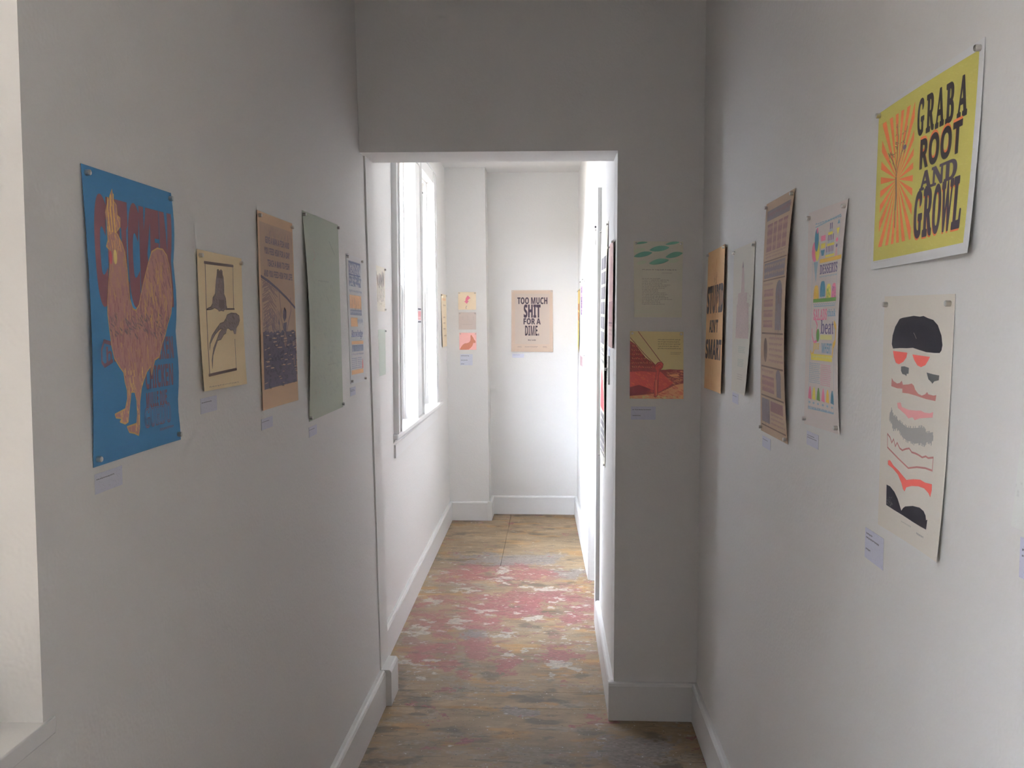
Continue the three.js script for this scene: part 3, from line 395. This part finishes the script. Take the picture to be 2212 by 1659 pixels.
poster('dessert_poster', 'bright poster of ice cream, jars and bottles with the word DESSERTS', 'R', [[-1.982, 1.702], [-1.721, 1.698], [-1.734, 1.266], [-1.983, 1.259]], [640, 1080], ink(166, 158, 154, 160), (c, R) => {
  const bl = ink(84, 118, 138, 160), pk = ink(176, 92, 116, 160), ye = ink(188, 156, 66, 160), gn = ink(76, 112, 52, 160), vi = ink(78, 66, 100, 160), te = ink(56, 102, 122, 160), or = ink(188, 138, 60, 160), lb = ink(118, 138, 148, 160);
  line(c, [205, 78, 870, 56, 862, 915, 122, 920, 150, 200], lb, 5); scrawl(c, R, 205, 58, 860, 74, 1, bl, 0.9, 0); scrawl(c, R, 120, 905, 855, 925, 1, bl, 0.9, 0);
  const el = (x, y, a, b, f) => { c.fillStyle = f; c.beginPath(); c.ellipse(x, y, a, b, 0, 0, 7); c.fill(); };
  el(200, 190, 80, 46, pk); el(275, 185, 60, 48, ye); el(248, 138, 56, 52, te); el(262, 96, 20, 14, pk); poly(c, [180, 238, 300, 238, 250, 335], lb);
  for (const [x, y, n] of [[600, 105, 2], [560, 155, 4], [520, 205, 5]]) for (let i = 0; i < n; i++) { const q = x + i * 44; c.fillStyle = vi; c.fillRect(q, y - 26, 20, 26); c.fillStyle = lb; c.fillRect(q, y, 20, 12); } c.fillStyle = ye; c.fillRect(560, 118, 120, 12); c.fillRect(540, 168, 200, 10); c.fillRect(500, 216, 260, 10);
  c.fillStyle = pk; c.fillRect(370, 125, 120, 24); c.fillStyle = ye; c.fillRect(370, 160, 120, 22); poly(c, [370, 190, 480, 190, 455, 215, 395, 215], te); poly(c, [780, 110, 870, 110, 826, 140], ye); el(812, 160, 32, 9, pk); el(812, 185, 24, 8, vi); poly(c, [770, 230, 850, 230, 826, 195, 800, 195], ink(180, 130, 130, 160)); poly(c, [800, 92, 830, 72, 860, 92], bl);
  c.fillStyle = or; c.fillRect(350, 230, 630, 17); words(c, 'DESSERTS', 360, 256, 870, 298, vi, 'bold 200px serif', 4); scrawl(c, R, 360, 304, 870, 318, 1, lb, 0.9, 0);
  for (const [x0, x1, f, g] of [[200, 345, or, ye], [380, 530, te, bl], [560, 705, ye, gn], [725, 870, pk, vi]]) { c.fillStyle = f; c.beginPath(); c.roundRect(x0, f === te ? 330 : 346, x1 - x0, 70, [50, 50, 6, 6]); c.fill(); blotch(c, R, x0 + 20, 350, x1 - 40, 405, 16, g, 1, 30, 0.5); } c.fillStyle = gn; c.fillRect(190, 408, 690, 16); line(c, Array.from({ length: 46 }, (_, i) => i % 2 ? 430 + 6 * ((i >> 1) % 2) : 200 + i * 15), lb, 3); c.fillStyle = lb; c.fillRect(210, 440, 640, 4);
  words(c, 'SALADS', 210, 455, 600, 505, pk, 'bold 200px serif', 6); line(c, [240, 490, 330, 530, 300, 560, 330, 600, 240, 610, 190, 580, 180, 550], pk, 13); words(c, 'think', 620, 457, 880, 490, bl, 'bold 200px serif'); words(c, 'beat', 430, 505, 830, 568, vi, 'bold 200px serif'); el(350, 575, 46, 30, gn); c.fillStyle = ink(184, 162, 110, 160); c.fillRect(420, 572, 360, 22); c.strokeStyle = or; line(c, [850, 520, 920, 540, 900, 600, 830, 620, 810, 660], or, 26);
  words(c, 'JOY', 240, 612, 400, 648, or, 'bold 200px serif', 5); words(c, 'WHERT', 470, 610, 780, 654, bl, 'bold 200px sans-serif', 3); line(c, [240, 615, 235, 655, 180, 668, 150, 650], or, 14); c.fillStyle = ye; c.fillRect(170, 662, 630, 28); scrawl(c, R, 220, 666, 760, 686, 1, ink(200, 180, 130, 160), 0.9, 0);
  scrawl(c, R, 132, 703, 440, 800, 11, bl, 0.75, 0.1); scrawl(c, R, 460, 706, 770, 804, 11, pk, 0.75, 0.1);
  for (const [x, f] of [[110, pk], [230, ye], [360, gn], [500, pk], [630, or], [770, te]]) { c.fillStyle = f; c.beginPath(); c.moveTo(x, 872); c.lineTo(x + 100, 876); c.lineTo(x + 84, 836); c.lineTo(x + 60, 816); c.lineTo(x + 36, 816); c.lineTo(x + 14, 836); c.fill(); el(x + 45, 890, 28, 5, lb); }
}, { pins: [0, 1, 2, 3], inset: 0.012, seed: 23, curl: (u, v) => 0.0012 + 0.011 * u ** 3 * Math.sin(Math.PI * Math.min(1, v * 0.98)) ** 0.7 });
card('caption card under the DESSERTS poster', 'R', rect(-1.963, -1.877, 1.218, 1.247), 2);
poster('grab_a_root_poster', 'lime letterpress poster with orange sunburst reading GRAB A ROOT AND GROWL', 'R', [[-1.575, 1.822], [-1.201, 1.830], [-1.203, 1.564], [-1.588, 1.563]], [1400, 960], ink(188, 184, 186, 176), (c, R) => {
  const k = ink(44, 38, 40, 176), o = ink(178, 92, 52, 178), li = ink(162, 155, 78, 178);
  poly(c, [6, 18, 965, 44, 956, 946, 28, 948], li); blotch(c, R, 20, 40, 950, 930, 900, ink(172, 166, 96, 178), 0.35, 26, 0.4);
  c.save(); path(c, [66, 100, 436, 100, 452, 866, 84, 866]); c.clip(); const N = 24; for (let i = 0; i < N; i++) { const a = (i + 0.2) * 2 * Math.PI / N, b = a + Math.PI / N; const e = (t) => [276 + 1400 * Math.cos(t) * 0.62, 490 + 1400 * Math.sin(t)]; poly(c, [276, 490, ...e(a), ...e(b)], o); } c.restore();
  const gr = ink(96, 74, 56, 176), st = [248, 163, 266, 240, 264, 355, 256, 397, 259, 486, 272, 578, 266, 664, 270, 753]; line(c, st, gr, 7); line(c, [259, 480, 270, 578, 266, 664], gr, 17); line(c, [266, 664, 270, 770], gr, 9); line(c, [156, 307, 214, 368, 260, 442], gr, 6); line(c, [366, 210, 320, 326, 280, 403, 262, 470], gr, 6);
  for (let i = 0; i < 26; i++) { const [x, y] = [[250, 180 + 190 * R()], [160 + 60 * R(), 310 + 90 * R()], [350 - 50 * R(), 215 + 140 * R()]][i % 3]; line(c, [x, y, x + 18 - 36 * R(), y - 8, x + 30 - 60 * R(), y + 12 - 20 * R()], gr, 3.5); } c.fillStyle = ink(80, 66, 82, 176); c.beginPath(); c.ellipse(344, 322, 18, 15, 0, 0, 7); c.fill();
  const clar = (s, x0, y0, x1, y1, col, slab) => { words(c, s, x0, y0, x1, y1, col, 'bold 200px serif', 12); };
  for (const [ch, x0, x1, d] of [['G', 470, 532, 0], ['R', 556, 624, 4], ['A', 640, 712, 8], ['B', 728, 790, 12], ['A', 822, 896, 16]]) clar(ch, x0, 110 + d, x1, 298 + d, k);
  words(c, 'ROOT', 508, 318, 868, 480, o, 'bold 200px sans-serif', 6); words(c, 'ROOT', 510, 332, 870, 492, k, 'bold 200px sans-serif', 6); clar('AND', 520, 512, 846, 608, ink(62, 54, 62, 176)); for (const [ch, x0, x1] of [['G', 476, 552], ['R', 566, 648], ['O', 658, 728], ['W', 734, 828], ['L', 836, 904]]) { words(c, ch, x0, 630, x1, 870, o, 'bold 200px serif', 10); words(c, ch, x0 + 3, 618, x1 + 3, 858, ink(60, 52, 60, 176), 'bold 200px serif', 14); }
  scrawl(c, R, 40, 954, 230, 962, 1, ink(150, 146, 140, 176), 0.6, 0);
}, { pins: [0, 1], inset: 0.010, seed: 25, curl: (u, v) => 0.0012 + 0.010 * v ** 2 * u ** 2 + 0.002 * v + 0.003 * Math.sin(Math.PI * u) * (1 - v) });
poster('bearded_figure_print', 'white print of a black cap, red glasses, beard and black shoulders', 'R', [[-1.524, 1.517], [-1.262, 1.514], [-1.273, 1.148], [-1.526, 1.144]], [760, 1060], ink(190, 184, 174, 185), (c, R) => {
  const k = ink(42, 40, 46, 185), rd = ink(186, 78, 72, 185), gy = ink(96, 96, 96, 185), br = ink(162, 104, 98, 185), p = ink(196, 132, 132, 185), lg = ink(146, 144, 140, 185);
  poly(c, [145,203,154,166,192,129,258,96,299,91,393,86,471,82,560,85,609,82,671,90,744,97,805,116,856,154,875,190,865,210,844,220,775,222,667,222,567,216,476,210,384,214,275,216,167,221], k);
  poly(c, [169,231,395,232,384,252,338,271,270,284,221,279,189,258], rd); poly(c, [472,237,720,239,696,255,662,273,602,283,550,278,501,258], rd);
  poly(c, [307,292,354,289,427,293,425,317,398,318,394,328,372,323,331,322,307,309], gy); poly(c, [684,301,775,304,852,305,848,323,791,330,769,340,751,334,712,326], gy);
  poly(c, [163,346,194,358,252,365,294,361,326,350,345,366,431,360,478,354,511,361,534,377,579,390,631,394,679,386,702,376,720,384,788,385,827,381,819,404,767,404,694,404,619,402,542,399,436,397,341,399,339,382,255,385,159,381], br);
  poly(c, [263,446,319,441,341,458,446,463,551,459,627,454,677,458,751,456,797,448,793,469,705,477,619,485,543,498,516,489,490,491,451,498,394,484,343,476,280,466], p);
  const gb = [175,478,204,501,257,509,302,520,359,527,429,536,509,533,611,523,649,518,687,522,726,536,809,524,813,550,792,572,755,565,719,574,696,585,645,581,557,592,517,587,450,590,366,582,336,566,277,552,221,561,189,540,148,521,154,497]; poly(c, gb, lg); for (let i = 0; i < gb.length - 2; i += 2) for (let q = 0; q < 3; q++) { const t = R(), x = mixn(gb[i], gb[i + 2], t), y = mixn(gb[i + 1], gb[i + 3], t); c.fillStyle = lg; c.fillRect(x - 5, y - 8, 9, 16); }
  line(c, [120,588,167,600,199,620,226,602,259,630,286,612,331,631,374,636,428,625,481,618,523,630,575,629,627,631,679,635,727,626,765,629,833,620,831,671,734,672,609,681,479,699,308,675,128,646], br, 7, true);
  poly(c, [144,701,180,697,241,714,329,726,402,740,459,750,564,735,667,725,742,728,839,723,843,745,828,775,797,762,734,752,645,754,542,765,463,780,438,800,409,793,384,773,317,743,228,726,146,719], rd);
  poly(c, [133,807,194,808,270,822,331,845,378,873,399,886,426,871,460,860,579,842,683,835,747,840,781,853,793,870,812,865,804,905,719,906,589,905,424,901,280,899,138,895], k);
  c.save(); c.globalAlpha = 0.5; blotch(c, R, 210, 120, 800, 195, 40, ink(64, 62, 66, 185), 0.6, 14, 1.4); blotch(c, R, 140, 845, 240, 893, 60, ink(150, 146, 140, 185), 0.9, 10, 0.4); c.restore(); scrawl(c, R, 405, 925, 560, 936, 1, ink(150, 146, 138, 185), 0.8, 0); scrawl(c, R, 660, 935, 770, 950, 1, ink(120, 118, 116, 185), 0.9, 0); line(c, [480, 150, 500, 160, 520, 172], ink(150, 140, 130, 185), 3);
}, { pins: [0, 1], inset: 0.013, seed: 27, curl: (u, v) => 0.0012 + 0.009 * v ** 3 * u ** 2 });
card('caption card under the bearded figure print', 'R', rect(-1.588, -1.500, 1.074, 1.126), 3, ink(178, 178, 196, 185), [[130, 330], [260, 680], [640, 240]]);
poster('white_corner_sheet', 'cream sheet whose lower corner lifts beside the bearded figure print', 'R', [[-1.050, 1.70], [-0.76, 1.70], [-0.76, 1.243], [-1.077, 1.243]], [300, 400], ink(206, 202, 184, 185), null, { pins: [0, 1], inset: 0.012, seed: 29, curl: (u, v) => 0.0012 + 0.007 * v ** 4 });
card('caption card under the cream sheet with the lifted corner', 'R', rect(-1.070, -0.985, 1.185, 1.232), 2, ink(178, 176, 198, 185));

// ---- corridor, window side
poster('ink_drawing_print', 'small cream sheet of dark ink figures by the corridor window', 'CL', rect(-3.69, -4.042, 1.514, 1.704), [520, 300], ink(222, 214, 200, 214), (c, R) => { const k = ink(86, 80, 82, 214); for (let i = 0; i < 9; i++) { const x = 80 + i * 100 + 30 * R(); c.fillStyle = k; c.beginPath(); c.ellipse(x, 260 + 80 * R(), 26, 130 + 60 * R(), 0.1 - 0.2 * R(), 0, 7); c.fill(); line(c, [x, 380, x + 20, 560, x - 10, 800 - 100 * R()], k, 18); } blotch(c, R, 60, 150, 940, 820, 200, k, 0.6, 50, 1.3); blotch(c, R, 60, 800, 940, 880, 40, ink(150, 146, 90, 214), 0.7, 40, 0.2); }, { pins: [1, 2], inset: 0.008, seed: 31 });
poster('sage_green_sheet', 'small sage green sheet below the ink figures by the corridor window', 'CL', rect(-3.69, -4.038, 1.240, 1.437), [480, 300], ink(190, 198, 186, 214), (c, R) => { blotch(c, R, 40, 40, 960, 960, 220, ink(176, 186, 172, 214), 0.6, 40, 0.8); scrawl(c, R, 80, 160, 340, 300, 3, ink(150, 158, 150, 214), 0.8, 0.2); }, { pins: [1], inset: 0.008, seed: 33 });
poster('tan_strip_print', 'narrow tan sheet with rows of small figures beyond the corridor windows', 'CL', [[-6.358, 1.655], [-6.715, 1.658], [-6.711, 1.286], [-6.364, 1.289]], [480, 500], ink(228, 204, 174, 214), (c, R) => { const b = ink(150, 124, 100, 214); c.fillStyle = ink(226, 186, 150, 214); c.fillRect(220, 75, 640, 45); for (const [y, x] of [[190, 380], [420, 300], [530, 300], [640, 300], [770, 420]]) { scrawl(c, R, x, y, x + 440, y + 46, 1, b, 0.9, 0); line(c, [x + 30, y + 55, x + 40, y], b, 12); line(c, [x + 300, y + 50, x + 330, y], b, 12); } }, { pins: [0, 1], inset: 0.008, seed: 35, curl: (u, v) => 0.0012 + 0.007 * v * (1 - u) ** 2 });

// ---- corridor, end
poster('pink_arrow_print', 'small tan square print with a bent rose arrow', 'C', rect(-0.680, -0.551, 1.551, 1.678), [360, 360], ink(224, 200, 170, 212), (c, R) => { poly(c, [530, 190, 690, 345, 620, 380, 545, 440, 530, 500, 590, 510, 480, 665, 320, 520, 395, 515, 420, 360], ink(188, 96, 116, 212)); line(c, [460, 780, 430, 870, 440, 950], ink(110, 90, 80, 212), 22); line(c, [500, 830, 470, 900], ink(246, 236, 220, 212), 14); }, { pins: [0, 1], inset: 0.008, seed: 37 });
poster('grey_square_print', 'small taupe square print with three faint columns of marks', 'C', rect(-0.677, -0.551, 1.407, 1.531), [300, 300], ink(198, 184, 176, 212), (c, R) => { const g = ink(172, 160, 156, 212); for (const x of [180, 480, 800]) scrawl(c, R, x, 200, x + 90, 440, 5, g, 0.9, 0); scrawl(c, R, 250, 690, 770, 740, 1, ink(160, 146, 140, 212), 0.9, 0); }, { pins: [0, 1], inset: 0.008, seed: 39 });
poster('brown_hare_print', 'small pink square print of a brown hare', 'C', rect(-0.674, -0.549, 1.259, 1.383), [360, 360], ink(240, 166, 160, 212), (c, R) => { poly(c, [40, 960, 120, 820, 210, 700, 330, 620, 470, 610, 580, 560, 650, 470, 665, 330, 655, 180, 700, 110, 760, 210, 820, 290, 860, 390, 930, 470, 960, 560, 900, 600, 820, 590, 790, 700, 740, 800, 650, 900, 560, 970, 400, 1000, 60, 1000], ink(168, 104, 82, 212)); line(c, [560, 980, 540, 760, 600, 690], ink(140, 84, 70, 212), 9); blotch(c, R, 100, 650, 750, 980, 60, ink(150, 92, 74, 212), 0.5, 40, 0.8); }, { pins: [0, 1], inset: 0.008, seed: 41 });
card('tall caption card under the brown hare print', 'C', rect(-0.668, -0.577, 1.146, 1.227), 3, ink(206, 208, 222, 212), [[110, 620], [500, 540], [840, 250]]);
poster('too_much_poster', 'tan letterpress poster with dark words TOO MUCH SHIT FOR A DIME', 'E', [[-0.303, 1.698], [0.006, 1.698], [0.010, 1.236], [-0.304, 1.238]], [720, 1060], ink(186, 164, 146, 212), (c, R) => {
  const k = ink(58, 46, 58, 212); c.save(); c.globalAlpha = 0.45; c.fillStyle = ink(176, 166, 160, 212); c.fillRect(86, 55, 834, 820); c.restore(); blotch(c, R, 86, 55, 920, 875, 300, ink(164, 156, 154, 212), 0.25, 30, 0);
  c.strokeStyle = ink(170, 160, 154, 212); c.lineWidth = 3; for (let x = 90; x < 920; x += 26) { c.globalAlpha = 0.35; c.beginPath(); c.moveTo(x, 60); c.lineTo(x, 870); c.stroke(); } c.globalAlpha = 1;
  words(c, 'TOO MUCH', 145, 116, 868, 222, k, 'bold 200px sans-serif', 6); words(c, 'SHIT', 301, 234, 701, 441, k, 'bold 200px sans-serif', 8); words(c, 'FOR A', 295, 456, 703, 553, k, 'bold 200px sans-serif', 6); words(c, 'DIME.', 330, 573, 667, 739, k, 'bold 200px sans-serif', 0); words(c, 'Moy Leslie', 398, 797, 590, 826, k, 'bold 200px serif', 4);
  scrawl(c, R, 149, 908, 245, 934, 2, ink(96, 84, 84, 212), 0.9, 0); scrawl(c, R, 325, 908, 665, 934, 2, ink(96, 84, 84, 212), 0.9, 0.2); scrawl(c, R, 754, 906, 847, 938, 2, ink(96, 84, 84, 212), 0.9, 0);
}, { pins: [0, 1], inset: 0.009, seed: 43, curl: (u, v) => 0.0012 + 0.008 * v ** 4 });
card('caption card under the TOO MUCH poster', 'E', rect(-0.297, -0.208, 1.192, 1.222), 1);

// ---- corridor, doorway side
poster('gold_poster', 'gold and brown poster beside the far corner of the corridor', 'CR', [[-6.93, 1.696], [-6.64, 1.700], [-6.68, 1.240], [-6.95, 1.285]], [400, 600], ink(226, 196, 116, 225), (c, R) => { c.fillStyle = ink(196, 132, 86, 225); c.fillRect(100, 240, 800, 110); c.fillRect(100, 380, 800, 140); scrawl(c, R, 120, 560, 900, 780, 6, ink(130, 100, 60, 225), 0.8, 0.2); }, { pins: [0, 1], inset: 0.009, seed: 45, curl: (u, v) => 0.0012 + 0.007 * v * u });
poster('purple_letter_poster', 'white poster with stacked purple letters between corridor corner and doorway', 'CR', [[-6.56, 1.752], [-6.22, 1.755], [-6.22, 1.237], [-6.58, 1.260]], [400, 640], ink(236, 234, 234, 225), (c, R) => { const p = ink(120, 96, 134, 225); c.fillStyle = ink(190, 150, 170, 225); c.fillRect(180, 90, 600, 340); for (const y of [110, 240, 320, 410]) { c.fillStyle = p; c.fillRect(240, y, 460, 70); scrawl(c, R, 250, y, 690, y + 70, 1, ink(190, 150, 170, 225), 0.8, 0); } scrawl(c, R, 160, 500, 860, 530, 1, ink(200, 120, 140, 225), 0.9, 0); poly(c, [560, 700, 640, 860, 480, 900], ink(120, 110, 116, 225)); }, { pins: [0, 1], inset: 0.009, seed: 47 });
poster('pink_text_sheet', 'small dusty pink sheet of text under the purple letter poster', 'CR', rect(-6.56, -6.24, 1.158, 1.228), [300, 120], ink(176, 150, 150, 225), (c, R) => { scrawl(c, R, 80, 90, 920, 900, 6, ink(120, 92, 96, 225), 0.8, 0.1); }, { pins: [], seed: 49 });
poster('blank_white_sheet', 'plain white sheet with thin pink edge next to the purple letter poster', 'CR', rect(-6.17, -5.98, 1.238, 1.735), [200, 460], ink(236, 232, 232, 225), (c, R) => { c.fillStyle = ink(214, 160, 170, 225); c.fillRect(930, 0, 70, 1000); }, { pins: [1, 2], inset: 0.009, seed: 51 });
poster('long_contact_sheet', 'very long white sheet of grey picture squares and a red block, bowing off the wall', 'CR', [[-4.333, 1.895], [-3.83, 1.880], [-3.95, 0.845], [-4.333, 0.835]], [460, 1000], ink(226, 220, 204, 214), (c, R) => {
  const g = ink(128, 124, 126, 214), k = ink(84, 80, 84, 214), r = ink(206, 74, 76, 214);
  const cell = (y, h) => { for (const [x0, x1] of [[90, 470], [500, 900]]) { c.fillStyle = g; c.fillRect(x0, y, x1 - x0, h); blotch(c, R, x0, y, x1 - 40, y + h, 30, k, 0.7, 60, 1.2); } };
  for (let i = 0; i < 6; i++) cell(130 + i * 62, 50); words(c, 'THE', 120, 508, 800, 522, k); scrawl(c, R, 120, 528, 860, 545, 1, k, 0.9, 0); scrawl(c, R, 120, 552, 900, 580, 1, k, 0.95, 0); poly(c, [430, 600, 520, 600, 900, 720, 900, 770, 100, 770, 100, 720], r); poly(c, [300, 660, 700, 640, 760, 690, 330, 700], r); for (let i = 0; i < 5; i++) cell(782 + i * 34, 25); c.fillStyle = k; c.fillRect(90, 955, 820, 6);
}, { pins: [0, 1, 2, 3], inset: 0.012, seed: 53, nails: false, back: ink(206, 178, 136, 214), curl: (u, v) => 0.0015 + 0.0095 * Math.sin(Math.PI * v) * (0.3 + 0.7 * u) });
poster('pink_poster', 'dusty pink poster above the corridor light switch', 'CR', [[-3.760, 1.776], [-3.437, 1.774], [-3.460, 1.372], [-3.79, 1.372]], [420, 560], ink(190, 160, 154, 205), (c, R) => { const p = ink(164, 128, 126, 205); poly(c, [420, 130, 600, 130, 650, 400, 560, 560, 480, 560, 400, 400], p); c.fillStyle = p; c.fillRect(60, 560, 880, 240); blotch(c, R, 60, 100, 940, 800, 140, ink(146, 112, 112, 205), 0.5, 50, 1.4); c.fillStyle = ink(120, 96, 98, 205); c.fillRect(60, 760, 880, 12); scrawl(c, R, 100, 820, 900, 900, 2, p, 0.9, 0); }, { pins: [0, 1], inset: 0.009, seed: 55, curl: (u, v) => 0.0012 + 0.006 * u });
card('caption card under the dusty pink poster', 'CR', rect(-3.78, -3.69, 1.336, 1.364), 1);

// ---- fittings
{
  const sw = group('light_switch'); tag(sw, 'off-white toggle switch plate on the corridor wall below the pink poster', 'light switch'); const x = xCR(1.27, -3.74), y = 1.277, z = -3.745;
  mesh('plate', rbox(x - 0.007, x + 0.002, y - 0.057, y + 0.057, z + 0.04, z - 0.04, 0.002), plastic, sw);
  mesh('toggle', rbox(x - 0.02, x - 0.005, y - 0.004, y + 0.008, z + 0.005, z - 0.005, 0.002), plastic, sw);
  for (const d of [-0.03, 0.03]) mesh('screw', new THREE.CylinderGeometry(0.003, 0.003, 0.002, 10).rotateZ(Math.PI / 2).translate(x - 0.0075, y + d, z), steel, sw);
  const ou = group('wall_outlet'); tag(ou, 'off-white socket plate low on the corridor wall past the doorway', 'outlet'); const x2 = xCR(0.38, -6.39), y2 = 0.382, z2 = -6.39;
  mesh('plate', rbox(x2 - 0.006, x2 + 0.002, y2 - 0.058, y2 + 0.058, z2 + 0.037, z2 - 0.037, 0.002), plastic, ou);
  for (const d of [-0.022, 0.022]) mesh('socket', rbox(x2 - 0.008, x2 - 0.004, y2 + d - 0.015, y2 + d + 0.015, z2 + 0.017, z2 - 0.017, 0.002), plastic, ou);
  const st = group('warning_sticker'); tag(st, 'small sticker with red panel and black bars on the window mullion', 'sticker');
  const tex = art(200, 160, '#e6e2e4', (c, R) => { c.fillStyle = '#3a3944'; c.fillRect(60, 10, 900, 110); c.fillRect(60, 880, 900, 110); c.fillStyle = '#d9a0a2'; c.fillRect(60, 200, 900, 600); scrawl(c, R, 120, 230, 900, 520, 3, '#c05a60', 0.9, 0); scrawl(c, R, 120, 560, 900, 780, 1, '#f0e6e6', 0.95, 0); scrawl(c, R, 120, 30, 900, 110, 1, '#8a8890', 0.9, 0); scrawl(c, R, 120, 900, 900, 980, 1, '#8a8890', 0.9, 0); }, 57);
  const g = new THREE.BoxGeometry(0.0006, 0.080, 0.125), xm = xCL(1.5, -5.1) + 0.0123; g.rotateZ(0.003);
  const m = mesh('label', g, new THREE.MeshStandardMaterial({ map: tex, roughness: 0.5 }), st); m.position.set(xm, 1.502, -5.115);
}
scene.traverse((o) => { if (o.isMesh) { o.castShadow = true; o.receiveShadow = true; } });
renderer.render(scene, camera);
